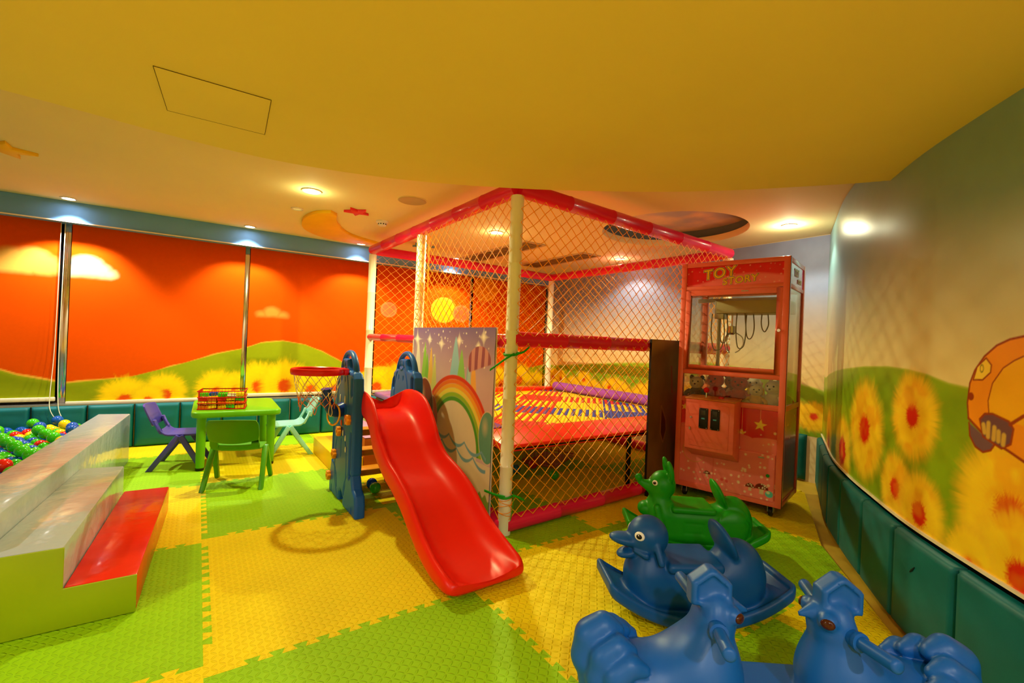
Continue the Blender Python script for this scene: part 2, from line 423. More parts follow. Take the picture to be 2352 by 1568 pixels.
# window side: beam, low wall, mirror glass band, mullions
b = MB().box((-3.2, 5.79, 2.135), (XE, 6.10, ZC)); o = b.build('wall_north', M_beam, bevel=.004); tag(o, kind='structure')
b = MB().box((-3.2, 5.778, 2.128), (XE, 5.80, 2.137)); tag(b.build('trim_1', M_cream), kind='structure')
b = MB().box((-3.2, 5.86, -.0125), (XE, 6.10, .425)); tag(b.build('wall_sill', M_plain), kind='structure')
b = MB().box((-3.2, 5.84, .425), (XE, 6.02, .44)); tag(b.build('trim_2', M_alu), kind='structure')
b = MB().box((-3.2, 6.0, .44), (XE, 6.02, 2.135)); tag(b.build('window_1', M_dark), kind='structure')
for k, x in enumerate((-2.47, -1.045, .43, 1.87, 3.32)):
    b = MB().box((x - .027, 5.945, .44), (x + .027, 6.0, 2.135)); tag(b.build('window_%d' % (k + 2), M_chrome, bevel=.004), kind='structure')
# plain walls out of view
b = MB().box((-3.26, -2.5, 0), (-3.2, 6.1, ZC)); tag(b.build('wall_west', M_plain), kind='structure')
b = MB().box((-3.2, -2.56, 0), (1.2, -2.5, ZC)); tag(b.build('wall_south', M_plain), kind='structure')
# east wall, painted
def eastcol(y, z):
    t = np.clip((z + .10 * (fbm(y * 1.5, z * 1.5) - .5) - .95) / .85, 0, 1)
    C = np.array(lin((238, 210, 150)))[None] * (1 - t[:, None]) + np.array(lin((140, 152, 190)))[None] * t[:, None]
    hy = np.array([1.7, 2.4, 3.0, 3.6, 4.2, 4.8, 5.4, 6.0]); hz = np.array([.82, .99, 1.05, 1.00, .97, .92, .86, .82])
    g = np.interp(y, hy, hz) + .01 * (fbm(y * 8, z * 0 + 3) - .5)
    C = over(C, lin((196, 205, 90)), step(z - g - .012, .012)); C = over(C, np.array(lin((138, 168, 26))), step(z - g, .015))
    C = over(C, lin((110, 150, 20)), step(z - g + .12 + .06 * fbm(y * 3, z * 3), .12) * .5)
    # cream path winding down the hill
    pc = 3.02 + .62 * np.clip((.97 - z), 0, 1) ** .7 - .55 * np.clip(.97 - z, 0, .5); pw = .10 + .50 * np.clip(1.03 - z, 0, .6)
    pc = 3.55 - .9 * np.clip((1.03 - z) / .5, 0, 1) ** 1.4
    C = over(C, lin((246, 212, 150)), step(np.abs(y - pc) - pw * .5, .03) * step(z - g - .0, .02))
    for k in range(26):
        fy = 1.9 + k * .165 + .06 * math.sin(k * 2.3); fz = .60 + .07 * math.sin(k * 1.7 + 1) + (.05 if k % 3 else 0)
        C = fuzzy_flower(C, y, z, fy, fz - .05, .15, .135, lin((255, 205, 25)), lin((226, 60, 16)), lin((245, 190, 40)), k, .24, .3)
    return C
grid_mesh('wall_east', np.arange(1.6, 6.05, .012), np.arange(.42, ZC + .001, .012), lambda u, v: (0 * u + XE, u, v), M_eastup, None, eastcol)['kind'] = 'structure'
b = MB().box((XE + .001, 1.6, -.0125), (XE + .1, 6.1, ZC)); tag(b.build('wall_east_core', M_plain), kind='structure')
# curved mural wall on the right
def mur_xy(px, py): return wall_hit(px, py)
HP = [wall_hit(*p) for p in ((1897, 868), (1905, 860), (1935, 849), (1985, 843), (2040, 843), (2085, 850), (2130, 862), (2180, 882), (2232, 894), (2300, 905), (2352, 915))]
HS, HZ = [p[0] for p in HP], [p[1] for p in HP]
def flower(px, py, rpx, seed, core=.28, cyoff=0.):
    s, z = wall_hit(px, py); d = ray(px, py); x, y = wline(s, MUR); dep = x * FW[0] + y * FW[1]
    return (s, z, rpx * dep / FOC, seed, core)
FLW = [flower(1985, 985, 108, 1, .30), flower(2095, 955, 98, 2, .27), flower(1934, 1035, 75, 3, .42), flower(1903, 1010, 70, 13, .3),
       flower(2055, 1120, 78, 4, .30), flower(2110, 1180, 92, 5, .30), flower(2322, 1185, 175, 6, .26), flower(2345, 1330, 150, 7, .26), flower(2225, 1290, 80, 17, .12)]
_s6 = FLW[6][0]
FLW += [(_s6 + .75, .80, .33, 8, .3), (_s6 + 1.5, .70, .30, 9, .3), (_s6 + 2.4, .75, .34, 10, .3)]
CARP = [wall_hit(*p) for p in ((2225, 960), (2222, 925), (2228, 880), (2240, 850), (2262, 818), (2290, 793), (2320, 779), (2352, 772))]
CARL = [wall_hit(*p) for p in ((2225, 960), (2255, 992), (2290, 1018), (2320, 1038), (2352, 1060))]
def _pw(px, py): return wall_hit(px, py)
PAN = [_pw(*p) for p in ((2272, 950), (2270, 920), (2280, 880), (2305, 845), (2330, 828), (2352, 818))]
HL = [_pw(*p) for p in ((2236, 872), (2245, 842), (2266, 822), (2278, 838), (2276, 855), (2258, 872))]
GR = [_pw(*p) for p in ((2251, 962), (2262, 950), (2280, 950), (2318, 968), (2328, 985), (2322, 1020), (2300, 1030), (2258, 1002))]
BAR = [[_pw(*p) for p in q] for q in (((2259, 975), (2262, 992)), ((2271, 972), (2270, 1002)), ((2284, 982), (2282, 1008)), ((2294, 992), (2293, 1012)), ((2306, 1000), (2304, 1020)))]
WH = [_pw(*p) for p in ((2226, 970), (2228, 1000), (2240, 1025), (2258, 1038), (2276, 1034), (2284, 1022))]
BUMPER = [_pw(*p) for p in ((2320, 975), (2352, 955))]
def seg_d(x, y, a, c):
    dx, dy = c[0] - a[0], c[1] - a[1]; t = np.clip(((x - a[0]) * dx + (y - a[1]) * dy) / (dx * dx + dy * dy + 1e-9), 0, 1)
    return np.hypot(x - a[0] - t * dx, y - a[1] - t * dy)
def line_d(x, y, P): return np.min([seg_d(x, y, P[i], P[i + 1]) for i in range(len(P) - 1)], axis=0)
def murcol(s, z):
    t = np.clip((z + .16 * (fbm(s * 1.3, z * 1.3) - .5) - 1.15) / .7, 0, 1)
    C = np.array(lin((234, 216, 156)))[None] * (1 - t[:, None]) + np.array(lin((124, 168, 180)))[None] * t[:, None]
    g = np.interp(s, HS + [SL], HZ + [1.0])
    C = over(C, lin((186, 196, 70)), step(z - g - .006, .008)); C = over(C, lin((140, 172, 18)), step(z - g, .012))
    C = over(C, lin((108, 146, 14)), np.clip((fbm(s * 2.5 + 9, z * 5) - .45) * 2.5, 0, .6) * step(z - g + .03, .05))
    for (fs, fz, fr_, sd, core) in FLW:
        C = fuzzy_flower(C, s, z, fs, fz, fr_, fr_, lin((255, 214, 36)), lin((222, 40, 12)), lin((244, 190, 40)), sd, core, .3, amp=.55)
        q = np.hypot(s - fs, z - fz) / fr_
        C = over(C, lin((242, 150, 20)), np.clip((fbm(s * 9 + sd, z * 9) - .5) * 3, 0, .5) * step(q - .85, .2))
    # painted yellow car front
    ln = lin((150, 52, 10)); sE = CARL[-1][0] + 1.25
    W_ = CARP + [(CARP[-1][0] + .5, CARP[-1][1] - .02), (sE, CARP[-1][1] - .12), (sE + .1, CARP[-1][1] - .5), (CARL[-1][0] + .9, CARL[-1][1] - .12)] + CARL[::-1]
    C = over(C, lin((112, 84, 96)), step(d_poly(s, z, WH), .006)); C = over(C, ln, step(line_d(s, z, WH) - .004, .004))
    C = over(C, lin((244, 150, 22)), step(d_poly(s, z, W_), .006))
    P2 = PAN + [(PAN[-1][0] + .5, PAN[-1][1]), (PAN[-1][0] + .6, PAN[0][1] - .1)]
    C = over(C, lin((244, 178, 20)), step(d_poly(s, z, P2), .008)); C = over(C, ln, step(line_d(s, z, PAN) - .0025, .003))
    C = over(C, ln, step(line_d(s, z, CARP) - .004, .004)); C = over(C, ln, step(line_d(s, z, CARL) - .005, .004))
    C = over(C, lin((252, 214, 70)), step(d_poly(s, z, HL), .005)); C = over(C, ln, step(np.abs(d_poly(s, z, HL)) - .003, .003))
    c0 = _pw(2256, 846); C = over(C, lin((150, 130, 40)), step(np.abs(np.hypot((s - c0[0]) / .6, z - c0[1]) - .013) - .003, .003))
    c1 = _pw(2231, 910); C = over(C, ln, step(np.hypot((s - c1[0]), z - c1[1]) - .015, .004))
    C = over(C, lin((104, 70, 84)), step(d_poly(s, z, GR), .006)); C = over(C, ln, step(np.abs(d_poly(s, z, GR)) - .004, .004))
    for q in BAR: C = over(C, lin((214, 176, 80)), step(line_d(s, z, q) - .009, .006))
    C = over(C, ln, step(line_d(s, z, BUMPER) - .006, .004))
    return C
def murpos(u, v):
    x, y = wline(u, MUR); return x, y, v
sA, sB = wall_hit(2195, 900)[0], wall_hit(2352, 1000)[0] + .12
us = np.concatenate([np.arange(0, 1.6, .012), np.arange(1.6, sA, .0065), np.arange(sA, sB, .0033), np.arange(sB, SL, .02)])
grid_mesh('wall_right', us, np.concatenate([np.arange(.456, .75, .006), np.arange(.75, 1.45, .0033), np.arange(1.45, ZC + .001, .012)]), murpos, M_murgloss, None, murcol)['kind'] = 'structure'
def lip(u, v):      # bright lower edge of the mural panel
    o_ = MUR + .0 - .010 * np.sin(v * PI); x, y = wline(u, o_); return x, y, .458 + .006 - .012 * v
us2 = np.linspace(0, SL, 200)
def strip(name, u, prof, mt, kind='structure'):
    vs = np.arange(len(prof)); pr_ = np.array(prof)
    def pos(a, c):
        i = c.astype(int); x, y = np.empty_like(a), np.empty_like(a)
        of = pr_[i, 0]; bx = np.interp(a, _sl, _pl[:, 0]); by = np.interp(a, _sl, _pl[:, 1]); nx = np.interp(a, _sl, _nor[:, 0]); ny = np.interp(a, _sl, _nor[:, 1])
        return bx + of * nx, by + of * ny, pr_[i, 1]
    o = grid_mesh(name, u, vs, pos, mt, None, smooth=35.); o['kind'] = kind; return o
strip('trim_3', us2, [(.06, .464), (.036, .464), (.036, .452), (.06, .452)], M_cream)
strip('window_8', us2, [(.085, .49), (.085, .38), (.05, .38), (.05, -.0125)], M_dark)
# wood strip by the wall
# ------------------------------------------------------------------ wall pads
def pad_mesh(name, P, w_, h_, th, label, group, n=18, z0=0., inner=.007, r=.022):
    """P(s, d) -> x, y for s across the pad in 0..w_, d out from the wall line; cushion with rounded edges and a stitched inner field"""
    U = np.concatenate([[0], .5 * w_ * (1 - np.cos(np.linspace(.02, PI - .02, n))), [w_]]); V = np.concatenate([[0], .5 * h_ * (1 - np.cos(np.linspace(.02, PI - .02, n))), [h_]])
    def pos(u, v):
        e = np.minimum(np.minimum(u, w_ - u), np.minimum(v, h_ - v))
        q = np.clip(e / r, 0, 1); d = th * np.sqrt(1 - (1 - q) ** 2) + 0.
        bx = np.abs(u - w_ / 2) - w_ * .40; bz = np.abs(v - h_ * .44) - h_ * .33
        dd = np.hypot(np.maximum(bx + .03, 0), np.maximum(bz + .03, 0)) + np.minimum(np.maximum(bx + .03, bz + .03), 0) - .03
        d = d + inner * np.clip(.5 - dd / .03, 0, 1) + .35 * inner * np.sin(PI * u / w_) * np.sin(PI * v / h_)
        x, y = P(u, d); return x, y, z0 + v
    o = grid_mesh(name, U, V, pos, M_teal, None)
    return tag(o, label, 'wall pad', group)
edges = [-1.985, -1.60, -1.22, -.842, -.495, -.128, .238, .58, .912, 1.255, 1.62, 2.0, 2.38, 2.76, 3.14, 3.52, 3.9, 4.28, 4.72]
ORD = ['first', 'second', 'third', 'fourth', 'fifth', 'sixth', 'seventh', 'eighth', 'ninth', 'tenth']
LBL = {3: 'teal padded wall panel behind the far end of the long white block', 4: 'teal padded wall panel just left of the purple chair, bare and fully in view', 5: 'teal padded wall panel behind the purple chair', 6: 'teal padded wall panel behind the green table, under the brick basket', 7: 'teal padded wall panel behind the light green table and green chair',
       8: 'teal padded wall panel behind the pale blue chair', 9: 'teal padded wall panel between the pale blue chair and the elephant slide', 1: 'teal padded wall panel at the far left behind the ball pit', 2: 'teal padded wall panel behind the ball pit, where the blind cord hangs', 0: 'teal padded wall panel at the left picture edge behind the ball pit'}
for i in range(len(edges) - 1):
    x0, x1 = edges[i] + .003, edges[i + 1] - .003
    if i == 0: continue
    if i > 9: lb, gr = 'teal padded wall panel below the blinds, behind the slide and play cage', 'teal pads behind the cage'
    else: lb, gr = LBL[i], 'teal pads under the blinds'
    pad_mesh('wall_pad', (lambda u, d, a=x0: (a + u, 5.858 - d)), x1 - x0, .428, .06, lb, gr)
sp0 = [wall_hit(*p)[0] for p in ((1932, 1100), (1983, 1146), (2058, 1208), (2180, 1301))]
def ps_at(x):  # arclength where the pad line has this x
    return float(np.interp(-x, -_pl[:, 0], _sl))
pe = [0.02, ps_at(4.42), ps_at(4.02), ps_at(3.66), ps_at(3.325), ps_at(2.985), ps_at(2.66), ps_at(2.335), ps_at(2.02), ps_at(1.74)]
RL = ['teal padded wall panel at the far end of the curved wall, beside the claw machine', None, None, 'teal padded wall panel on the curved wall just past the claw machine', 'teal padded wall panel on the curved wall level with the green rocker', 'teal padded wall panel on the curved wall level with the duck rocker', 'teal padded wall panel on the curved wall with a dark scuff mark', 'teal padded wall panel in the lower right corner of the photo, beyond the right rooster', None]
for i in range(len(pe) - 2):
    s0, s1 = pe[i] + .003, pe[i + 1] - .003
    lb = RL[i] or 'teal padded wall panel on the curved wall beside the claw machine'
    o = pad_mesh('wall_pad', (lambda u, d, a=s0: wline(a + u, .05 - d)), s1 - s0, .43, .045, lb, 'teal pads on the curved wall', inner=.0015, r=.014)
    if i == 6:
        sm = s0 + (s1 - s0) * .42; a_, c_ = wline(sm - .016, .0025), wline(sm + .016, .0025)
        MB().tube([(*a_, .288), (*wline(sm, .0015), .303), (*c_, .322)], [.002, .0045, .002], 8).build('scuff_mark', mat('scuff', lin((10, 40, 40)), .7), o)
for i, (y0, y1) in enumerate(((1.95, 2.33), (2.34, 2.72))):
    pad_mesh('wall_pad', (lambda u, d, a=y0: (XE - d, a + u)), y1 - y0, .43, .05, 'teal padded wall panel on the far wall behind the claw machine', 'teal pads on the far wall', 10)
# scuff mark
# ------------------------------------------------------------------ roller blinds
HB = [at_y(px, py, YB) for px, py in ((-120, 842), (0, 850), (40, 862), (100, 872), (150, 880), (230, 872), (300, 865), (360, 850), (420, 834), (500, 812), (560, 800), (600, 787), (650, 783), (700, 791), (740, 807), (780, 828), (830, 856), (880, 885))]
HBx, HBz = [p[0] for p in HB], [p[1] for p in HB]
def fl(px, py, rpx): x, z = at_y(px, py, YB); return x, z, rpx * (x * FW[0] + YB * FW[1]) / FOC
BFL = [fl(287, 912, 46), fl(378, 900, 42), fl(340, 915, 30), fl(500, 895, 44), fl(545, 890, 36), fl(596, 880, 48), fl(655, 878, 50), fl(715, 890, 44), fl(770, 890, 42)]
BFL += [(1.95 + .33 * k, .56 + .07 * math.sin(2.1 * k), .23) for k in range(9)]
CL1 = [fl(28, 602, 34), fl(72, 596, 28), fl(100, 608, 24), fl(128, 614, 16), fl(0, 612, 22)]
CL2 = [fl(200, 612, 24), fl(225, 622, 18), fl(250, 630, 10), fl(178, 626, 16)]
CL3 = [fl(625, 718, 13), fl(650, 725, 8), fl(600, 722, 7)]
BALLOON = [(*fl(893, 711, 17), (230, 110, 60), (240, 140, 80)), (*fl(1020, 712, 29), (250, 185, 20), (250, 190, 40)), (*fl(1060, 720, 19), (235, 100, 50), (240, 130, 60)), (*fl(1116, 665, 27), (240, 140, 20), (240, 150, 30))]
def blindcol(x, z):
    C = np.tile(lin((224, 77, 0)), (x.size, 1)) * (.94 + .12 * fbm(x * 2, z * 2))[:, None]
    for cl, cc, al in ((CL1, (240, 182, 78), .85), (CL2, (255, 224, 150), .95), (CL3, (250, 170, 70), .6)):
        d = np.min([np.hypot((x - a) / 1.25, z - b_) - r for a, b_, r in cl], axis=0); base = min(b_ - r * .45 for a, b_, r in cl)
        d = np.maximum(d, base - z); C = over(C, lin(cc), step(d + .02 * (fbm(x * 12, z * 12) - .5), .05) * al)
    for a, b_, r, c1, c2 in BALLOON:
        q = np.hypot((x - a) * .9, z - b_); C = over(C, lin(c2), step(q - r, .012)); C = over(C, lin(c1), step(q - r * .86, .02))
    g = np.interp(x, HBx + [2.3, 3.2, 4.1, 4.8], HBz + [.66, .82, .72, .85])
    C = over(C, lin((244, 176, 60)), step(z - g - .02 * np.clip(fbm(x * 2.2 + 5, z * 0) * 3 - 1.2, 0, 1), .008))
    C = over(C, lin((150, 160, 18)), step(z - g, .01)); C = over(C, lin((116, 128, 10)), np.clip((fbm(x * 1.6, z * 6 + 3) - .42) * 2.5, 0, .7) * step(z - g + .02, .04))
    y2 = .80 - 1.2 * (x - 2.02) ** 2; C = over(C, lin((240, 176, 30)), step(z - y2, .01) * (x > 1.6))
    for k, (a, b_, r) in enumerate(BFL):
        C = fuzzy_flower(C, x, z, a, b_, r, r, lin((255, 212, 18)), lin((232, 84, 14)), lin((235, 196, 20)), k + 3, .30, .28, .0, -.15)
    return C
BX = [(-2.44, -1.083), (-1.012, .402), (.458, 1.842), (1.90, 3.292), (3.35, 4.74)]
BL = ['orange roller blind at the far left printed with a beige cloud, behind the ball pit', 'orange roller blind printed with a small white cloud and green hill, behind the purple chair', 'orange roller blind printed with a round green hill, behind the basketball hoop', 'orange roller blind printed with round balloons, seen through the cage netting', 'orange roller blind in the far corner behind the play cage']
for (x0, x1), lb in zip(BX, BL):
    t = thing('roller_blind', lb, 'blind', ((x0 + x1) / 2, YB, .49), 0, 'printed orange roller blinds'); xm = (x0 + x1) / 2
    dz = .0 if x0 > -1.1 else .03
    z0 = .50 if x0 < -1.1 else (.455 if x0 < 0 else .485)
    grid_mesh('blind_cloth', np.arange(x0, x1 + .006, .011), np.arange(z0, 2.30, .011), lambda u, v: (u - xm, .004 * np.sin(u * 3), v - .49), M_blind, t, lambda u, v: blindcol(u, v))
    MB().box((x0 - xm, -.016, z0 - .49 - .036), (x1 - xm, .014, z0 - .49 + .002)).build('bottom_rail', M_cream, t, bevel=.006)
    MB().tube([(x0 - xm, .02, 1.83), (x1 - xm, .02, 1.83)], .018, 12).build('roller', M_alu, t)
p = [(-1.078, 5.87, 2.13), (-1.082, 5.868, 1.5), (-1.09, 5.86, .9), (-1.095, 5.80, .52), (-1.08, 5.76, .40), (-1.03, 5.74, .31), (-1.0, 5.735, .30), (-1.0, 5.745, .33), (-1.035, 5.78, .46), (-1.058, 5.862, .9), (-1.055, 5.868, 1.5), (-1.05, 5.87, 2.13)]
o = MB().tube(smooth_path(p, 8), .0032, 6).build('blind_cord', M_cream, smooth=179); tag(o, 'looped white blind cord hanging down into the ball pit', 'cord')
from mathutils.geometry import tessellate_polygon
# ------------------------------------------------------------------ foam floor mats
M_fy = mat_foam('yellow_foam', lin((238, 212, 4))); M_fg = mat_foam('lime_foam', lin((150, 202, 6)))
XL = [-3.2, -2.1, -1.05, .055, 1.125, 2.185, 3.26, 4.36]
YL = {0: [-1.3, -.2, .85, 1.93, 3.06, 4.2, 5.3, 5.86], 1: [-1.3, -.2, .85, 1.93, 3.06, 4.2, 5.3, 5.86], 2: [-1.3, -.2, .85, 1.93, 3.06, 4.2, 5.3, 5.86], 3: [-1.3, -.2, .80, 1.86, 3.11, 4.23, 5.3, 5.86],
      4: [-1.2, -.1, .99, 2.09, 3.17, 4.25, 5.3, 5.86], 5: [-.1, .99, 2.10, 3.19, 4.28, 5.35, 5.86], 6: [.99, 2.10, 3.19, 4.28, 5.35, 5.86]}
TP = .0815; TD = .030
def teeth(a0, a1, sgn, skip=()):
    """points along an edge from a0 to a1: (position, offset) of dovetail teeth, phase fixed to absolute position"""
    lo, hi = min(a0, a1), max(a0, a1); pts = []
    k = int(math.ceil((lo + (.03 if not skip else -.05)) / TP)); q = []
    while k * TP + TP < hi - (.01 if not skip else -.08):
        c = k * TP + TP / 2
        if c < lo or c > hi: k += 1; continue
        if all(abs(c - t) > TP * .95 for t in skip):
            q += [(c - TP * .17, 0), (c - TP * .335, 1), (c + TP * .335, 1), (c + TP * .17, 0)]
        k += 1
    if a1 < a0: q = q[::-1]
    return q
def tile(i, j, x0, x1, y0, y1, label, colour, group):
    g = .0006; P = []
    fx = lambda y, l: 0
    P.append((x0, y0)); P += [(a, y0 + TD * h * (1 if (i + 1) % 2 else 1)) for a, h in teeth(x0, x1, 1)]
    skR = [v for v in YL.get(i + 1, []) + YL.get(i, [])]; skL = [v for v in YL.get(i - 1, []) + YL.get(i, [])]
    P.append((x1, y0)); P += [(x1 + TD * h, a) for a, h in teeth(y0, y1, 1, skR)]
    P.append((x1, y1)); P += [(a, y1 + TD * h) for a, h in teeth(x1, x0, 1)]
    P.append((x0, y1)); P += [(x0 + TD * h, a) for a, h in teeth(y1, y0, 1, skL)]
    c = ((x0 + x1) / 2, (y0 + y1) / 2)
    me = bpy.data.meshes.new('foam_mat'); bm = bmesh.new()
    top = [bm.verts.new((x - c[0], y - c[1], 0)) for x, y in P]; bot = [bm.verts.new((x - c[0], y - c[1], -.012)) for x, y in P]
    n = len(P)
    for t3 in tessellate_polygon([[Vector((x, y, 0)) for x, y in P]]):
        try: bm.faces.new([top[q] for q in t3])
        except ValueError: pass
    for k in range(n): bm.faces.new((top[k], bot[k], bot[(k + 1) % n], top[(k + 1) % n]))
    if i >= 4:      # trimmed along the curved wall
        wy = lambda q: float(np.interp(q, _pl[::-1, 0], _pl[::-1, 1]))
        ax, bx = max(x0, 1.2), min(x1 + TD, 4.78); ay, by = wy(ax) + .10, wy(bx) + .10
        if ay < y1 + .1:
            dx, dy = bx - ax, by - ay; nn = Vector((dy, -dx, 0)).normalized()
            if nn.y > 0: nn = -nn
            if True:
                bmesh.ops.bisect_plane(bm, geom=bm.verts[:] + bm.edges[:] + bm.faces[:], plane_co=(ax - c[0], ay - c[1], 0), plane_no=nn, clear_outer=True)
    if len(bm.faces) == 0: bm.free(); return
    bmesh.ops.recalc_face_normals(bm, faces=bm.faces); bm.to_mesh(me); bm.free()
    o = link('foam_mat', me, M_fy if colour == 'yellow' else M_fg, None, 0); o.location = (c[0], c[1], 0)
    tag(o, label, 'floor mat', group)
ML = {(3, 3): 'yellow foam puzzle mat in the open floor left of the red slide foot', (3, 2): 'lime green foam puzzle mat at the bottom centre of the photo', (3, 4): 'lime green foam puzzle mat with the hoop shadow, in front of the elephant panel', (3, 5): 'yellow foam puzzle mat under the green table',
      (2, 3): 'lime green foam puzzle mat beside the red step near the camera', (2, 4): 'yellow foam puzzle mat beyond the red step, under the green chair feet', (2, 5): 'lime green foam puzzle mat under the purple chair', (2, 2): 'yellow foam puzzle mat in the bottom left corner before the green step side',
      (4, 2): 'yellow foam puzzle mat between the red slide foot and the duck rocker', (4, 3): 'lime green foam puzzle mat around the front corner post of the cage', (4, 4): 'yellow foam puzzle mat under the trampoline behind the banner', (5, 3): 'yellow foam puzzle mat in front of the claw machine left wheel',
      (5, 2): 'lime green foam puzzle mat under the green rocker', (5, 1): 'yellow foam puzzle mat under the right rooster by the curved wall', (4, 1): 'lime green foam puzzle mat under the left rooster seat', (6, 2): 'yellow foam puzzle mat under the claw machine', (4, 5): 'lime green foam puzzle mat under the far side of the trampoline'}
for i in range(7):
    ys = YL[i]
    for j in range(len(ys) - 1):
        jj = {5: j + 1, 6: j + 2}.get(i, j)
        if ys[j] < .4 and i < 4: continue
        if i < 2 : continue
        if i == 4 and jj == 0: continue
        colr = 'yellow' if (i + jj) % 2 == 0 else 'lime'
        lb = ML.get((i, jj), ('yellow' if colr == 'yellow' else 'lime green') + ' foam puzzle mat in the strip along the window wall' if jj >= 6 or (i < 4 and jj >= 5) else ('yellow' if colr == 'yellow' else 'lime green') + ' foam puzzle mat under the trampoline and cage')
        tile(i, jj, XL[i], XL[i + 1], ys[j], ys[j + 1], lb, colr, 'foam puzzle mats')
# ------------------------------------------------------------------ soft play steps and ball pit
M_vw = mat('white_vinyl', lin((178, 188, 196)), .2, var=.05, vscale=5., bump=.5, bscale=12., bdist=.016, coat=.35)
M_vr = mat('red_vinyl', lin((228, 32, 10)), .24, var=.05, bump=.3, bscale=13., bdist=.014, coat=.2)
M_vl = mat('lime_vinyl', lin((150, 176, 10)), .38, var=.06, vscale=3., bump=.06, bscale=8., bdist=.01)
M_vy = mat('yellow_vinyl', lin((246, 196, 20)), .3, var=.05, bump=.15, bscale=10., bdist=.006)
M_vo = mat('orange_vinyl', lin((206, 104, 30)), .32, var=.05)
M_vp = mat('purple_vinyl', lin((128, 74, 168)), .28, var=.05, bump=.12, bscale=12., bdist=.005)
st = thing('soft_play_steps', 'two-step soft play stair with white and red treads and lime green side', 'soft steps', (-.39, 3.08, 0))
def loc(P, c): return [(x - c[0], y - c[1], z - c[2]) for x, y, z in P]
c0 = (-.39, 3.08, 0)
MB().hexa(loc([(-.402, 2.452, .004), (-.176, 2.447, .004), (-.122, 3.70, .004), (-.350, 3.71, .004), (-.402, 2.452, .160), (-.176, 2.447, .160), (-.122, 3.70, .160), (-.350, 3.71, .160)], c0)).build('lower_step', M_vr, st, bevel=.006)
MB().hexa(loc([(-.641, 2.452, .004), (-.405, 2.452, .004), (-.352, 3.71, .004), (-.561, 3.74, .004), (-.641, 2.452, .322), (-.405, 2.452, .322), (-.352, 3.70, .322), (-.561, 3.74, .322)], c0)).build('upper_step', M_vw, st, bevel=.007)
MB().prism([(p[0] - c0[0], p[1]) for p in ((-.642, .003), (-.1765, .003), (-.1765, .1585), (-.4025, .1585), (-.4025, .3205), (-.642, .3205))], 2.440 - c0[1], 2.4495 - c0[1], 'y').build('side_panel', M_vl, st, bevel=.002)
blk = MB().hexa([(-.86, 2.44, .0), (-.645, 2.44, .0), (-.467, 5.20, .0), (-.69, 5.26, .0), (-.86, 2.44, .424), (-.645, 2.44, .424), (-.467, 5.20, .424), (-.69, 5.26, .424)]).build('soft_wall_block', M_vw, bevel=.009)
tag(blk, 'long white vinyl soft block edging the ball pit, behind the steps', 'soft block')
b = MB().hexa([(-3.1, 2.44, 0), (-.862, 2.44, 0), (-.70, 5.26, 0), (-3.1, 5.26, 0), (-3.1, 2.44, .19), (-.862, 2.44, .19), (-.70, 5.26, .19), (-3.1, 5.26, .19)])
b.box((-3.1, 5.262, 0), (-.60, 5.79, .19))
bp_ = b.build('ball_pool', mat('teal_mat', lin((24, 110, 108)), .5)); tag(bp_, 'raised teal ball pool floor under the coloured balls, left of the white block', 'ball pool')
BALLC = {'green': lin((60, 190, 22)), 'blue': lin((18, 84, 178)), 'red': lin((226, 34, 20)), 'yellow': lin((246, 210, 12)), 'teal': lin((30, 120, 150))}
BM = {k: mat('ball_' + k, v, .18, var=.03, coat=.3) for k, v in BALLC.items()}
def ball_proto(k):
    b = MB().ball((0, 0, 0), .042, 20, 12); me_o = b.build('play_ball', BM[k], smooth=179)
    return me_o
protos = {}
def put_ball(x, y, z, k, label, group):
    if k not in protos: protos[k] = o = ball_proto(k)
    else: o = protos[k].copy(); COL.objects.link(o)
    o.location = (x, y, z); o.rotation_euler = (random.random() * 3, random.random() * 3, 0)
    return tag(o, label, 'ball', group)
rs = random.Random(5); n = 0
seq = ['green', 'blue', 'green', 'yellow', 'green', 'blue', 'green', 'red', 'blue', 'green', 'yellow', 'blue']
for iy in range(34):
    for ix in range(18):
        y = 2.75 + iy * .0885; x0_ = -.905 + (y - 2.44) / 2.82 * .167
        x = x0_ - ix * .0885 - (.044 if iy % 2 else 0)
        if y > 5.70 or x < -1.75: continue
        if y > 5.23: x += .05
        vx = np.array([x, y, .26 - EYE]); dpt = vx @ FW; px = IMW / 2 + (vx @ RT) / dpt * FOC
        if px < -70: continue
        z = .235 + rs.uniform(0, .012)
        # hidden behind the white block?
        sx = -.645 + (y - 2.44) / 2.82 * .17
        up = 0
        if (ix + 2 * iy) % 5 == 0: up = .052
        k = seq[rs.randrange(len(seq))]
        put_ball(x + rs.uniform(-.002, .002), y + rs.uniform(-.002, .002), z, k, '%s plastic ball lying in the ball pit beside the white block' % k, 'balls in the ball pit'); n += 1
        if up: put_ball(x + .044, y + .026, z + .071, rs.choice(seq), '%s plastic ball lying in the ball pit beside the white block', 'balls in the ball pit')
for o in list(bpy.data.objects):
    if o.name.startswith('play_ball') and '%s' in o.get('label', ''): o['label'] = o['label'] % o.data.materials[0].name.replace('ball_', '')
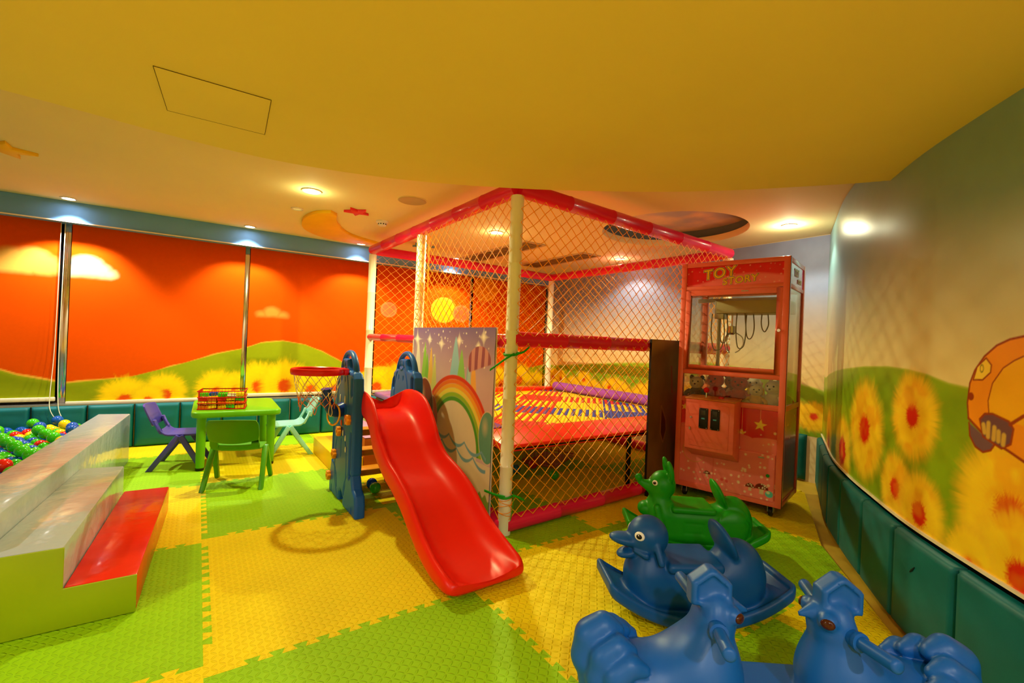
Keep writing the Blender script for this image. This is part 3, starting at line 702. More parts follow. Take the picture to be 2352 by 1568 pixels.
# loose balls on the floor
put_ball(1.15, 3.42, .0425, 'green', 'green ball on the floor under the slide steps, the nearer of two', None)
put_ball(1.16, 3.535, .0425, 'blue', 'dark blue ball on the floor under the slide steps, behind the green one', None)
put_ball(2.62, 3.06, .0425, 'green', 'green ball on the floor under the trampoline, nearest the middle', None)
put_ball(2.42, 3.36, .0425, 'teal', 'dark blue ball on the floor under the trampoline, among the far balls', None)
put_ball(2.66, 3.42, .0425, 'red', 'red ball on the floor under the trampoline', None)
put_ball(1.735, 2.74, .0425, 'green', 'green ball on the floor just inside the cage behind the banner edge', None)
put_ball(1.77, 2.90, .0425, 'blue', 'blue ball on the floor just inside the cage behind the banner edge', None)
put_ball(2.1, 3.75, .0425, 'green', 'green ball deep under the trampoline at the left', None)
# ------------------------------------------------------------------ soft steps up to the cage, beyond the slide
t = thing('soft_cage_steps', 'low yellow and orange soft steps leading into the play cage, behind the slide', 'soft steps', (1.2, 4.4, 0))
def lb(lo, hi, c): return MB().box(tuple(lo[i] - c[i] for i in range(3)), tuple(hi[i] - c[i] for i in range(3)))
cs = (1.2, 4.4, 0)
lb((.992, 3.90, 0), (1.20, 4.885, .158), cs).build('lower_step', M_vy, t, bevel=.008)
lb((1.202, 3.90, 0), (1.44, 4.885, .315), cs).build('upper_step', M_vo, t, bevel=.008)
lb((1.204, 3.902, .316), (1.438, 4.883, .323), cs).build('tread', mat('lilac_vinyl', lin((196, 128, 176)), .3), t, bevel=.003)
# ------------------------------------------------------------------ green table, chairs, basket of bricks
M_pg = mat('green_plastic', lin((98, 176, 18)), .3, var=.04, bump=.05, bscale=140.)
M_pg2 = mat('dark_green_plastic', lin((76, 150, 14)), .36, var=.04)
M_pp = mat('purple_plastic', lin((72, 66, 170)), .32, var=.04, bump=.05, bscale=140.)
M_pb = mat('pale_blue_plastic', lin((150, 220, 214)), .3, var=.04)
tb = thing('kids_table', 'low light green plastic table with rounded top and round legs', 'table', (.318, 4.985, 0), -.02)
P_ = []
hw, hl, r = .338, .425, .07
for cxs, cys, a0 in ((hw - r, hl - r, 0), (-hw + r, hl - r, 90), (-hw + r, -hl + r, 180), (hw - r, -hl + r, 270)):
    for k in range(7): a = math.radians(a0 + 15 * k); P_.append((cxs + r * math.cos(a), cys + r * math.sin(a)))
MB().prism(P_, .452, .502).build('table_top', M_pg, tb, bevel=.014, seg=3)
for sx in (-1, 1):
    for sy in (-1, 1):
        lg = MB().lathe([(.0, .012), (.030, .012), (.032, .02), (.037, .44), (.037, .455), (0, .455)], (sx * .262, sy * .345, 0), 20).build('leg', M_pg, tb)
        MB().lathe([(0, 0), (.031, 0), (.033, .006), (.033, .024), (.0, .024)], (sx * .262, sy * .345, 0), 18).build('leg_cap', M_black, lg)
def chair_model(mm, label, name='kids_chair'):
    t = thing(name, label, 'chair', (0, 0, 0), 0, 'plastic chairs round the green table')
    # seat: dished board with a rolled front edge
    U = np.linspace(-.155, .165, 16); V = np.linspace(-.15, .15, 14)
    def sp(u, v, top):
        d = .012 * (1 - (v / .15) ** 2) * np.clip((.10 - u) / .16, 0, 1); front = -.03 * np.clip((u - .09) / .075, 0, 1) ** 2
        back = .045 * np.clip((-.09 - u) / .065, 0, 1) ** 2
        w_ = 1 - .12 * np.clip((u - .05) / .115, 0, 1) ** 2 - .06 * np.clip((-.05 - u) / .1, 0, 1)
        return u, v * w_, .298 - d + front + back - (0 if top else .016)
    bm = MB()
    uu, vv = np.meshgrid(U, V, indexing='ij'); A = np.stack(sp(uu, vv, True), -1); B = np.stack(sp(uu, vv, False), -1)
    nu, nv = uu.shape; vs = list(map(tuple, A.reshape(-1, 3))) + list(map(tuple, B.reshape(-1, 3))); k = nu * nv; fs = []
    for i in range(nu - 1):
        for j in range(nv - 1):
            a = i * nv + j; fs += [(a, a + 1, a + nv + 1, a + nv), (k + a, k + a + nv, k + a + nv + 1, k + a + 1)]
    for i in range(nu - 1): fs += [(i * nv, (i + 1) * nv, k + (i + 1) * nv, k + i * nv), (i * nv + nv - 1, k + i * nv + nv - 1, k + (i + 1) * nv + nv - 1, (i + 1) * nv + nv - 1)]
    for j in range(nv - 1): fs += [(j, k + j, k + j + 1, j + 1), ((nu - 1) * nv + j, (nu - 1) * nv + j + 1, k + (nu - 1) * nv + j + 1, k + (nu - 1) * nv + j)]
    bm.add(vs, fs).build('seat', mm, t, bevel=.004, smooth=50)
    # backrest: bowed panel on two uprights with a gap above the seat
    bk = MB(); zs = np.linspace(.375, .535, 9); ys = np.linspace(-.152, .152, 15)
    def bp(y, z, o):
        lean = -.155 - .10 * (z - .30) / .235; bow = -.028 * (1 - (y / .152) ** 2)
        sx_ = 1 - .10 * np.clip((z - .49) / .045, 0, 1) ** 2 - .05 * np.clip((.42 - z) / .05, 0, 1); zz = z - .022 * (1 - (y / .152) ** 2) * np.clip((.40 - z) / .025, 0, 1) + .008 * (1 - (y / .152) ** 2) * np.clip((z - .5) / .03, 0, 1)
        return (lean + bow - o, y * sx_, zz)
    vs = [bp(y, z, 0) for z in zs for y in ys] + [bp(y, z, .013) for z in zs for y in ys]; nv = len(ys); nu = len(zs); k = nu * nv; fs = []
    for i in range(nu - 1):
        for j in range(nv - 1): a = i * nv + j; fs += [(a, a + 1, a + nv + 1, a + nv), (k + a, k + a + nv, k + a + nv + 1, k + a + 1)]
    for i in range(nu - 1): fs += [(i * nv, (i + 1) * nv, k + (i + 1) * nv, k + i * nv), (i * nv + nv - 1, k + i * nv + nv - 1, k + (i + 1) * nv + nv - 1, (i + 1) * nv + nv - 1)]
    for j in range(nv - 1): fs += [(j, k + j, k + j + 1, j + 1), ((nu - 1) * nv + j, (nu - 1) * nv + j + 1, k + (nu - 1) * nv + j + 1, k + (nu - 1) * nv + j)]
    bk.add(vs, fs)
    for s in (-1, 1):
        w = [(-.135, .300), (-.15, .33), (-.17, .37), (-.19, .42)]
        for q in range(3):
            (xa, za), (xb, zb) = w[q], w[q + 1]
            bk.hexa([(xa - .012, s * .122 - .022, za), (xa + .006, s * .122 - .022, za), (xa + .006, s * .122 + .022, za), (xa - .012, s * .122 + .022, za),
                     (xb - .012, s * .122 - .022, zb), (xb + .006, s * .122 - .022, zb), (xb + .006, s * .122 + .022, zb), (xb - .012, s * .122 + .022, zb)])
    bk.build('backrest', mm, t, bevel=.003, smooth=50)
    for s in (-1, 1):
        for (fx, nm) in ((.165, 'front'), (-.205, 'rear')):
            a = Vector((.0 if fx > 0 else -.012, s * .158, .285)); f = Vector((fx, s * .172, 0.)); n_ = MB()
            d = (f - a).normalized(); sd = Vector((0, 1, 0)); fw = d.cross(sd).normalized()
            tw, fw_ = .017, .021
            top = [a + sd * (tw * i) + fw * (fw_ * j) for i, j in ((-1, -1), (1, -1), (1, 1), (-1, 1))]
            bot = [f + sd * (tw * .8 * i) + Vector((1, 0, 0)) * (fw_ * 1.1 * j) * (1 if fw.x > 0 else -1) for i, j in ((-1, -1), (1, -1), (1, 1), (-1, 1))]
            n_.hexa([tuple(p) for p in bot] + [tuple(p) for p in top]); n_.build('leg', mm, t, bevel=.006)
    return t
ch = chair_model(M_pp, 'purple plastic child chair at the left of the green table')
ch.location = (-.065, 4.90, 0); ch.rotation_euler = (0, 0, math.radians(-11))
def recol(root, mm):
    for c in kids(root):
        if c.type == 'MESH':
            c.data = c.data.copy(); c.data.materials[0] = mm
        recol(c, mm)
g = dup(ch, (.305, 4.155, 0), math.radians(73), 'olive green plastic child chair with its back to the camera'); recol(g, M_pg2)
for c in kids(g): c.scale = (1, 1.13, 1)
g = dup(ch, (.755, 5.0, 0), math.radians(180), 'pale blue plastic child chair at the right of the green table'); recol(g, M_pb)
# basket
bx, by, bz = .205, 4.80, .503
M_rb = mat('red_basket_plastic', lin((206, 30, 20)), .35)
bt = thing('brick_basket', 'red slatted plastic basket full of toy bricks on the green table', 'basket', (bx, by, bz), math.radians(-9))
BW, BD, BH = .175, .115, .165
def rect_ring(z, o_, t_, h_):
    b = MB(); b.box((-BW - o_, -BD - o_, z), (BW + o_, -BD - o_ + t_, z + h_)); b.box((-BW - o_, BD + o_ - t_, z), (BW + o_, BD + o_, z + h_))
    b.box((-BW - o_, -BD - o_ + t_, z), (-BW - o_ + t_, BD + o_ - t_, z + h_)); b.box((BW + o_ - t_, -BD - o_ + t_, z), (BW + o_, BD + o_ - t_, z + h_)); return b
MB().box((-BW, -BD, 0), (BW, BD, .006)).build('base', M_rb, bt, bevel=.002)
for z, nm in ((0., 'rail'), (.05, 'rail'), (.1, 'rail'), (BH - .012, 'rim')): rect_ring(z, 0.004 if z > .14 else .002, .006, .0075).build(nm, M_rb, bt, bevel=.002)
sl = MB()
for k in range(15):
    x = -BW + .004 + k * (2 * BW - .008) / 14
    for s in (-1, 1): sl.box((x - .0011, s * (BD - .003) - .0011, .004), (x + .0011, s * (BD - .003) + .0011, BH))
for k in range(1, 10):
    y = -BD + k * 2 * BD / 10
    for s in (-1, 1): sl.box((s * (BW - .003) - .0015, y - .0016, .004), (s * (BW - .003) + .0015, y + .0016, BH))
sl.build('slats', M_rb, bt)
brick = {}
BC = {'yellow': BALLC['yellow'], 'red': BALLC['red'], 'blue': BALLC['blue'], 'green': BALLC['green'], 'white': lin((232, 230, 220)), 'orange': lin((240, 120, 16))}
def brick_mesh(k):
    b = MB().box((-.032, -.019, -.0125), (.032, .019, .0125))
    for i in range(4):
        for j in range(2): b.lathe([(.0, .0165), (.0050, .0165), (.0052, .0125)], (-.0235 + i * .0157, -.009 + j * .018, 0), 8)
    return b.build('toy_brick', mat('brick_' + k, BC[k], .25), None, smooth=30)
rb = random.Random(11); ca, sa = math.cos(math.radians(-9)), math.sin(math.radians(-9))
cols = ['yellow', 'yellow', 'yellow', 'green', 'blue', 'yellow', 'red', 'orange', 'green', 'white', 'blue']
for lay in range(4):
    for i in range(5):
        for j in range(5):
            if lay == 3 and rb.random() < .45: continue
            k = rb.choice(cols); x = -BW + .037 + i * .069; y = -BD + .024 + j * .0455; z = .022 + lay * .034
            if k in brick: o = brick[k].copy(); COL.objects.link(o)
            else: o = brick[k] = brick_mesh(k)
            x += rb.uniform(-.004, .004)
            o.location = (bx + x * ca - y * sa, by + x * sa + y * ca, bz + z); o.rotation_euler = (rb.uniform(-.25, .25), rb.uniform(-.12, .12), math.radians(-9) + rb.uniform(-.2, .2))
            tag(o, '%s toy brick heaped in the red basket' % k, 'toy brick', 'bricks in the red basket')
# ------------------------------------------------------------------ play cage
M_post = mat('white_foam_sleeve', lin((244, 242, 224)), .3, var=.04, vscale=3., bump=.05, bscale=20., coat=.2)
M_pink = mat('pink_foam_sleeve', lin((232, 22, 78)), .28, var=.05, vscale=3., coat=.2)
M_net = mat('orange_net_cord', lin((255, 168, 22)), .5, var=.1)
M_purp = mat('purple_roll', lin((150, 76, 186)), .25, var=.04, coat=.2)
M_padr = mat('red_pad', lin((236, 40, 10)), .3, var=.05, bump=.1, bscale=10., bdist=.004, coat=.15)
cage = thing('play_cage', 'tall netted play cage with white padded posts and pink padded top rails', 'play cage', (1.612, 2.34, 0))
O_ = Vector((1.612, 2.34, 0))
PN, PM, PL, PR, PB = Vector((1.612, 2.34, 0)), Vector((1.605, 3.80, 0)), Vector((1.58, 5.10, 0)), Vector((4.30, 2.51, 0)), Vector((4.24, 5.19, 0))
ZT = 2.157
def sleeve(a, c, r, seam, n=20):
    L = (c - a).length; k = max(1, int(round(L / seam))); P = []; R = []
    for i in range(k + 1):
        q = i / k
        if 0 < i < k:
            for dq, dr in ((-.006, 0), (-.003, .0022), (.003, .0022), (.006, 0)): P.append(a.lerp(c, q + dq / L)); R.append(r + dr)
        else:
            P.append(a.lerp(c, q)); R.append(r)
    return MB().tube([p - O_ for p in P], R, n)
def at(p, z): return Vector((p.x, p.y, z))
for p, r in ((PN, .041), (PM, .041), (PL, .041), (PR, .041), (PB, .041)):
    sleeve(at(p, 0), at(p, ZT - .05), r, .44).build('post', M_post, cage, smooth=50)
for a, c in ((PN, PL), (PN, PR), (PL, PB), (PR, PB)):
    sleeve(at(a, ZT), at(c, ZT), .052, .42).build('top_rail', M_pink, cage, smooth=50)
for a, c, z, r in ((PN, PR, 1.215, .049), (PN, PM, 1.20, .045), (PM, PL, 1.185, .036), (PL, PB, 1.18, .04), (PR, PB, 1.2, .045)):
    sleeve(at(a, z), at(c, z), r, .45).build('middle_rail', M_pink, cage, smooth=50)
for a, c in ((PN, PR), (PN, PM), (PR, PB), (PL, PB)):
    sleeve(at(a, .056), at(c, .056), .05, .45).build('bottom_rail', M_pink, cage, smooth=50)
def net(a, c, z0, z1, w_, h_, name, off=0., r=.0021, sag=0., ph=0.):
    L = (c - a).length; d = (c - a) / L; nrm = Vector((-d.y, d.x, 0)); P = []; F = []
    ncol = int(round(L / w_ * 2)); nrow = int(round((z1 - z0) / h_ * 2)); dx, dz = L / ncol, (z1 - z0) / nrow
    rr = np.random.RandomState(int(ph * 100) + 5); J = rr.uniform(-.0045, .0045, (ncol + 1, nrow + 1, 2)); J[0] = 0; J[-1] = 0
    def nd(i, j):
        s = i * dx + J[i, j, 0]; z = z0 + j * dz + J[i, j, 1]; z -= sag * math.sin(PI * s / L) * (z - z0) / (z1 - z0)
        return a + d * s + nrm * (off + .006 * math.sin(s * 2.3 + ph) * math.sin(PI * (z - z0) / (z1 - z0))) + Vector((0, 0, z)) - O_
    def seg(p, q):
        t = (q - p).normalized(); u = t.cross(nrm).normalized(); n0 = len(P); v = nrm
        for e in (p, q):
            for k in range(4):
                an = PI / 2 * k + PI / 4; P.append(tuple(e + (u * math.cos(an) + v * math.sin(an)) * r * 1.2))
        for k in range(4): F.append((n0 + k, n0 + (k + 1) % 4, n0 + 4 + (k + 1) % 4, n0 + 4 + k))
    for i in range(ncol):
        for j in range(nrow):
            if (i + j) % 2 == 0: seg(nd(i, j), nd(i + 1, j + 1))
            else: seg(nd(i, j + 1), nd(i + 1, j))
    o = link(name, raw_mesh(name, P, F), M_net, cage, 60.); return o
net(PN, PR, .10, 2.105, .098, .084, 'net_panel', -.045, .0020, ph=.3)
net(PN, PM, .10, 2.105, .098, .084, 'net_panel', .045, .0020, ph=.9)
net(PL, PB, .5, 2.105, .112, .094, 'net_panel', .0, .0011, ph=1.7)
net(PR, PB, .5, 2.105, .112, .094, 'net_panel', .0, .0011, ph=2.6)
gt = MB()
for k in range(4):
    gt.tube(smooth_path([(PM.x + .05 + .006 * math.sin(k + z * 5) - O_.x, PM.y - .045 - .010 * k + .008 * math.sin(2.1 * k + z * 7) - O_.y, z) for z in (1.25, 1.45, 1.65, 1.85, 2.1)], 4), .0022, 5)
gt.build('gathered_net_edge', M_net, cage, smooth=179)
# lashing round the corner post
ls = MB()
for z in (.13, .15, .175, .20, .225):
    ls.tube([(.0445 * math.cos(a), .0445 * math.sin(a), z + .012 * math.sin(a + z * 90)) for a in np.linspace(0, 2 * PI, 17)[:-1]], .0022, 5, closed=True)
ls.build('lashing', M_net, cage, smooth=179)
# green ribbons tied round the corner post
M_rib = mat('green_ribbon', lin((30, 170, 30)), .4)
def ribbon(z, tails, label):
    t = thing('green_ribbon', label, 'ribbon', (PN.x, PN.y, z))
    ring = MB(); n = 24; R = .047
    vs = []; fs = []
    for k in range(n):
        a = 2 * PI * k / n
        for h in (-.007, .007): vs.append((R * math.cos(a), R * math.sin(a), h + .01 * math.sin(a * 1 + 1)))
    for k in range(n): fs.append((2 * k, 2 * ((k + 1) % n), 2 * ((k + 1) % n) + 1, 2 * k + 1))
    o = ring.add(vs, fs).build('loop', M_rib, t, smooth=179); md = o.modifiers.new('thickness', 'SOLIDIFY'); md.thickness = .003; md.offset = 1
    for P in tails:
        b = MB(); P = smooth_path(P, 5); vs = []; fs = []
        for p in P: vs += [(p[0], p[1], p[2] - .007), (p[0], p[1], p[2] + .007)]
        for k in range(len(P) - 1): fs.append((2 * k, 2 * k + 2, 2 * k + 3, 2 * k + 1))
        o = b.add(vs, fs).build('tail', M_rib, t, smooth=179); md = o.modifiers.new('thickness', 'SOLIDIFY'); md.thickness = .003
ribbon(1.125, [[(-.01, -.05, 0), (-.07, -.05, -.03), (-.14, .02, -.105)], [(.0, -.05, 0), (.05, -.06, .012), (.10, -.055, .045)]], 'green ribbon tied round the corner post at mid height')
ribbon(.245, [[(-.03, -.04, 0), (-.08, .01, .01), (-.12, .06, .025)], [(.02, -.05, .005), (.06, -.06, -.01), (.11, -.055, -.04)], [(.03, -.05, 0), (.022, -.056, -.07), (.006, -.06, -.14)]], 'green ribbon tied round the foot of the corner post')
# ------------------------------------------------------------------ trampoline
tr = thing('trampoline', 'large trampoline inside the cage, woven multicoloured bed with red and purple edge pads', 'trampoline', (2.95, 3.8, 0))
TO = Vector((2.95, 3.8, 0)); X0, X1, Y0, Y1 = 1.70, 4.20, 2.47, 5.10
M_steel = mat('black_steel', lin((30, 28, 28)), .4, metal=.5)
f_ = MB()
for a, c in (((X0, Y0), (X1, Y0)), ((X1, Y0), (X1, Y1)), ((X1, Y1), (X0, Y1)), ((X0, Y1), (X0, Y0))):
    f_.tube([Vector((*a, .49)) - TO, Vector((*c, .49)) - TO], .022, 10)
f_.build('frame', M_steel, tr)
for x in (X0 + .05, (X0 + X1) / 2, X1 - .05):
    for y in (Y0 + .05, Y1 - .05): MB().tube([Vector((x, y, 0)) - TO, Vector((x, y, .48)) - TO], .02, 10).build('leg', M_steel, tr)
# bed
def bedmat():
    M_ = mat('woven_bed', (1, 1, 1), .5, var=.05); nt = M_.node_tree; L = nt.links.new; b = nt.nodes['Principled BSDF']
    tc = node(nt, 'ShaderNodeTexCoord'); sp = node(nt, 'ShaderNodeSeparateXYZ'); L(tc.outputs['Object'], sp.inputs[0])
    def mth(op, a, c=None):
        n = node(nt, 'ShaderNodeMath', operation=op)
        for i, v in enumerate((a, c)):
            if v is None: continue
            if isinstance(v, (int, float)): n.inputs[i].default_value = v
            else: L(v, n.inputs[i])
        return n.outputs[0]
    def ramp(fac, cols):
        r = node(nt, 'ShaderNodeValToRGB'); r.color_ramp.interpolation = 'CONSTANT'; L(fac, r.inputs[0]); e = r.color_ramp.elements
        while len(e) < len(cols): e.new(0)
        for i, (p, c) in enumerate(cols): e[i].position = p; e[i].color = (*c, 1)
        return r.outputs[0]
    Yc, Rc, Bc = lin((250, 196, 14)), lin((214, 40, 20)), lin((40, 62, 160))
    p = mth('MULTIPLY', mth('ADD', sp.outputs[0], sp.outputs[1]), .7071); q = mth('MULTIPLY', mth('SUBTRACT', sp.outputs[0], sp.outputs[1]), .7071)
    cx = ramp(mth('FLOORED_MODULO', mth('MULTIPLY', p, .52), 1.), [(0., Yc), (.26, Rc), (.5, Yc), (.75, Bc)])
    cy = ramp(mth('FLOORED_MODULO', mth('ADD', mth('MULTIPLY', q, .52), .13), 1.), [(0., Rc), (.24, Yc), (.5, Bc), (.74, Yc)])
    sx = mth('MULTIPLY', q, 30.); fx = mth('FLOORED_MODULO', sx, 1.)
    sel = mth('FLOORED_MODULO', mth('FLOOR', sx), 2.)
    mx = node(nt, 'ShaderNodeMixRGB'); L(sel, mx.inputs[0]); L(cx, mx.inputs[1]); L(cy, mx.inputs[2]); L(mx.outputs[0], b.inputs['Base Color'])
    h = mth('SUBTRACT', 1., mth('POWER', mth('ABSOLUTE', mth('SUBTRACT', mth('MULTIPLY', fx, 2.), 1.)), 2.))
    bp = node(nt, 'ShaderNodeBump'); bp.inputs['Strength'].default_value = .9; bp.inputs['Distance'].default_value = .01; L(h, bp.inputs['Height']); L(bp.outputs[0], b.inputs['Normal'])
    return M_
grid_mesh('bed', np.linspace(X0 + .10 - TO.x, X1 - .10 - TO.x, 30), np.linspace(Y0 + .2 - TO.y, Y1 - .12 - TO.y, 30), lambda u, v: (u, v, .545 - .02 * np.cos(u * 1.2) * np.cos(v * 1.1)), bedmat(), tr)
def edgepad(pts, name, mm, bev=.012): MB().hexa([tuple(Vector(p) - TO) for p in pts]).build(name, mm, tr, bevel=bev, seg=3)
def qpad(x0, x1, y0, y1, za, zb, th, mm, axis):     # za at the outer side, zb at the inner
    if axis == 'f': z = [za, za, zb, zb]
    elif axis == 'b': z = [zb, zb, za, za]
    elif axis == 'l': z = [za, zb, zb, za]
    else: z = [zb, za, za, zb]
    xy = [(x0, y0), (x1, y0), (x1, y1), (x0, y1)]
    edgepad([(*xy[i], z[i] - th) for i in range(4)] + [(*xy[i], z[i]) for i in range(4)], 'edge_pad', mm)
qpad(X0 - .04, X1 + .02, Y0 - .02, Y0 + .30, .515, .566, .045, M_padr, 'f')
qpad(X0 + .2, X1 + .02, Y1 - .16, Y1 + .0, .585, .585, .05, M_padr, 'b')
qpad(X0 - .04, X0 + .20, Y0 + .305, Y1 - .0, .565, .575, .05, M_vp, 'l')
MB().tube([Vector((X1 - .03, Y0 + .32, .60)) - TO, Vector((X1 - .03, Y1 - .18, .60)) - TO], .062, 18).build('edge_roll', M_purp, tr)
cr = thing('wire_crate', 'red and grey wire crate on the floor deep under the trampoline', 'crate', (3.02, 3.62, 0), .5)
mm = mat('red_wire', lin((170, 40, 24)), .4)
for z in (.03, .30): 
    MB().tube([(-.28, -.17, z), (.28, -.17, z), (.28, .17, z), (-.28, .17, z)], .006, 6, closed=True).build('rim', mm, cr)
wb = MB()
for k in range(15):
    x = -.28 + .04 * k
    for s in (-.17, .17): wb.tube([(x, s, .0), (x, s, .30)], .0025, 4)
for k in range(9):
    y = -.17 + .0425 * k
    for s in (-.28, .28): wb.tube([(s, y, .0), (s, y, .30)], .0025, 4)
wb.build('wire_sides', mm, cr)
MB().box((-.28, -.17, 0), (.28, .17, .006)).build('base', mm, cr)
# ------------------------------------------------------------------ printed banner on the left face
def bancol(u, v):       # u 0..1.30 from the far (left) end, v 0..1.22 up
    t = np.clip((v - .86) / .36, 0, 1)[:, None]
    C = np.array(lin((206, 168, 176))) * (1 - t) + np.array(lin((118, 98, 160))) * t
    rs_ = np.random.RandomState(4)
    for k in range(60):
        a, b_ = rs_.uniform(.02, 1.28), rs_.uniform(.93, 1.2); r = rs_.choice([.004, .005, .006, .009])
        C = over(C, lin((250, 236, 220)), step(np.hypot(u - a, v - b_) - r, .006) * .9)
    for a, b_, r in ((.08, 1.12, .13), (.33, 1.12, .06), (.55, 1.09, .075), (.84, 1.12, .075), (1.17, 1.15, .085), (.24, 1.03, .04), (1.1, 1.09, .04)):
        dx, dy = np.abs(u - a), np.abs(v - b_); C = over(C, lin((255, 240, 222)), np.clip(1 - (dx * dy * 900 + np.maximum(dx, dy) / r * .9), 0, 1)); C = over(C, lin((255, 246, 230)), step(np.hypot(dx, dy) - r * .12, .02) * .8)
    # tree cones
    for a, w_, h0, h1, c in ((.11, .07, .62, 1.0, (226, 214, 206)), (.25, .06, .60, .99, (140, 190, 80)), (.30, .05, .6, .9, (120, 180, 70)), (.37, .055, .58, .95, (232, 178, 90)), (.44, .05, .55, .9, (210, 200, 110)), (.79, .085, .66, 1.04, (150, 196, 216)), (.885, .065, .66, .95, (140, 196, 96)), (.98, .045, .5, .84, (140, 180, 204)), (1.06, .05, .56, .92, (236, 170, 80)), (1.0, .035, .6, .88, (170, 200, 200))):
        h0 += .10; h1 += .11; q = np.clip((v - h0) / (h1 - h0), 0, 1); C = over(C, np.array(lin(c)) , step(np.abs(u - a) - w_ * 1.2 * (1 - q) ** .75, .008) * (v > h0) * (v < h1))
    # rainbow
    rc = (.80, .36); R = np.hypot((u - rc[0]) * .98, (v - rc[1]) * 1.02)
    for k, c in enumerate(((214, 60, 24), (232, 110, 30), (240, 160, 40), (236, 206, 70), (150, 180, 40), (80, 150, 40))):
        C = over(C, lin(c), step(np.abs(R - (.505 - k * .032)) - .016, .006) * (v > .35))
    C = over(C, lin((226, 200, 170)), step(R - .33, .006)); C = over(C, lin((226, 200, 170)), (v < .33) * 1.)
    C = over(C, lin((222, 190, 150)), step(v - .28 - .05 * np.sin(u * 5), .1) * .5)
    # balloons / eggs
    for a, b_, rx, ry, c in ((.43, .50, .095, .175, (224, 112, 52)), (1.265, .505, .105, .165, (96, 150, 130)), (.27, .56, .17, .24, (120, 30, 34))):
        q = np.hypot((u - a) / rx, (v - b_) / ry); C = over(C, lin((226, 190, 160)), step(q - 1.04, .03)); C = over(C, lin(c), step(q - 1, .03)); C = over(C, lin((240, 200, 160)), np.clip(1 - np.hypot((u - a + rx * .3) / rx, (v - b_ - ry * .4) / ry) * 2.2, 0, 1) * .5)
    # waves
    for k, (oz, ph) in enumerate(((.40, 0), (.33, .11))):
        uu = ((u - .5 + ph) % .235) / .235; wv = oz + .05 * (np.abs(uu - .5) * 2) ** 2 - .11 * (u - .5) * .6
        C = over(C, lin((120, 160, 178)), step(np.abs(v - wv) - .011 * (1.2 - np.abs(uu - .5)), .006) * (u > .5) * (u < 1.26))
    # umbrella
    q = np.hypot((u - 1.13) / .15, (v - .97) / .12); um = step(q - 1, .03) * step(.94 - v + .25 * (u - 1.13) , .01)
    C = over(C, lin((206, 140, 140)), um); C = over(C, lin((150, 80, 100)), um * (np.abs(((u - 1.13) * 1.1) % .09 - .045) < .02))
    # grass at the foot
    gz = .10 + .06 * vnoise(u * 30, u * 0) * (u > 1.0); C = over(C, lin((130, 150, 50)), step(v - gz, .01) * (u > .95))
    return C
bn = thing('printed_banner', 'cloth banner on the cage side printed with stars, rainbow and pale hill', 'banner', (1.553, 3.735, .07))
M_cloth = mat('banner_cloth', (1, 1, 1), .5, var=.04, paint=True, coat=.06)
def banpos(u, v):
    wr = .006 * np.sin(u * 9 + v * 6) * np.clip((v - .8) / .4, 0, 1) * np.clip((u - .5) / .6, 0, 1) + .004 * np.sin((u + v) * 22) * np.clip((u - .9) / .3, 0, 1) * np.clip((v - .9) / .2, 0, 1)
    return 0 * u - .012 - wr * .8, -u, v
o = grid_mesh('print', np.linspace(0, 1.315, 330), np.linspace(0, 1.215, 310), banpos, M_cloth, bn, bancol)
MB().box((-.004, -1.315, 0.), (.004, 0, 1.215)).build('backing', mat('banner_back', lin((220, 214, 206)), .7), bn)
# dark board at the right end of the front face
def brdcol(u, v):
    n = fbm(u * 9, v * 5, 4); C = np.tile(lin((112, 76, 44)), (u.size, 1)) * (.6 + .8 * n)[:, None]
    C = over(C, lin((190, 138, 76)), step(1.06 - v + .35 * u, .1) * .6)  # lamplight on the upper part, painted in paler brown above a slanting shadow edge
    st_ = vnoise((u * 1.0 + v * .35) * 160, (v - u * .6) * 7); C = over(C, lin((120, 76, 34)), np.clip((st_ - .78) * 5, 0, 1) * (v > .55) * (v < 1.0) * .6)
    d = d_poly(u, v, [(.17, .62), (.24, .50), (.25, .42), (.21, .32), (.17, .40)]); C = over(C, lin((150, 100, 60)), step(np.abs(d) - .006, .008) * .9); C = over(C, lin((70, 24, 14)), step(d + .004, .01))
    C = over(C, lin((110, 80, 50)), step(np.hypot((u - .30) / .04, (v - .60) / .03) - 1, .6) * .7)
    C = over(C, lin((140, 20, 12)), step(np.abs(u - .30 + (v - .9) * .1) - .008, .01) * (v > .72) * (v < .95)); C = over(C, lin((130, 70, 50)), step(np.abs(u - .26) - .006, .01) * (v > .05) * (v < .3) * .7)
    return C
bd = thing('dark_board', 'dark brown printed board standing between the cage and the claw machine', 'board', (2.99, 2.372, .10), math.radians(4.5))
grid_mesh('print', np.linspace(0, .42, 110), np.linspace(0, 1.165, 260), lambda u, v: (u, 0 * u - .0105, v), mat('board_print', (1, 1, 1), .35, var=.03, paint=True), bd, brdcol)
MB().box((0, -.010, 0), (.42, .010, 1.165)).build('backing', M_black, bd)
for x in (.02, .36): MB().box((x, -.02, -.10), (x + .045, .015, .0)).build('foot', M_black, bd)
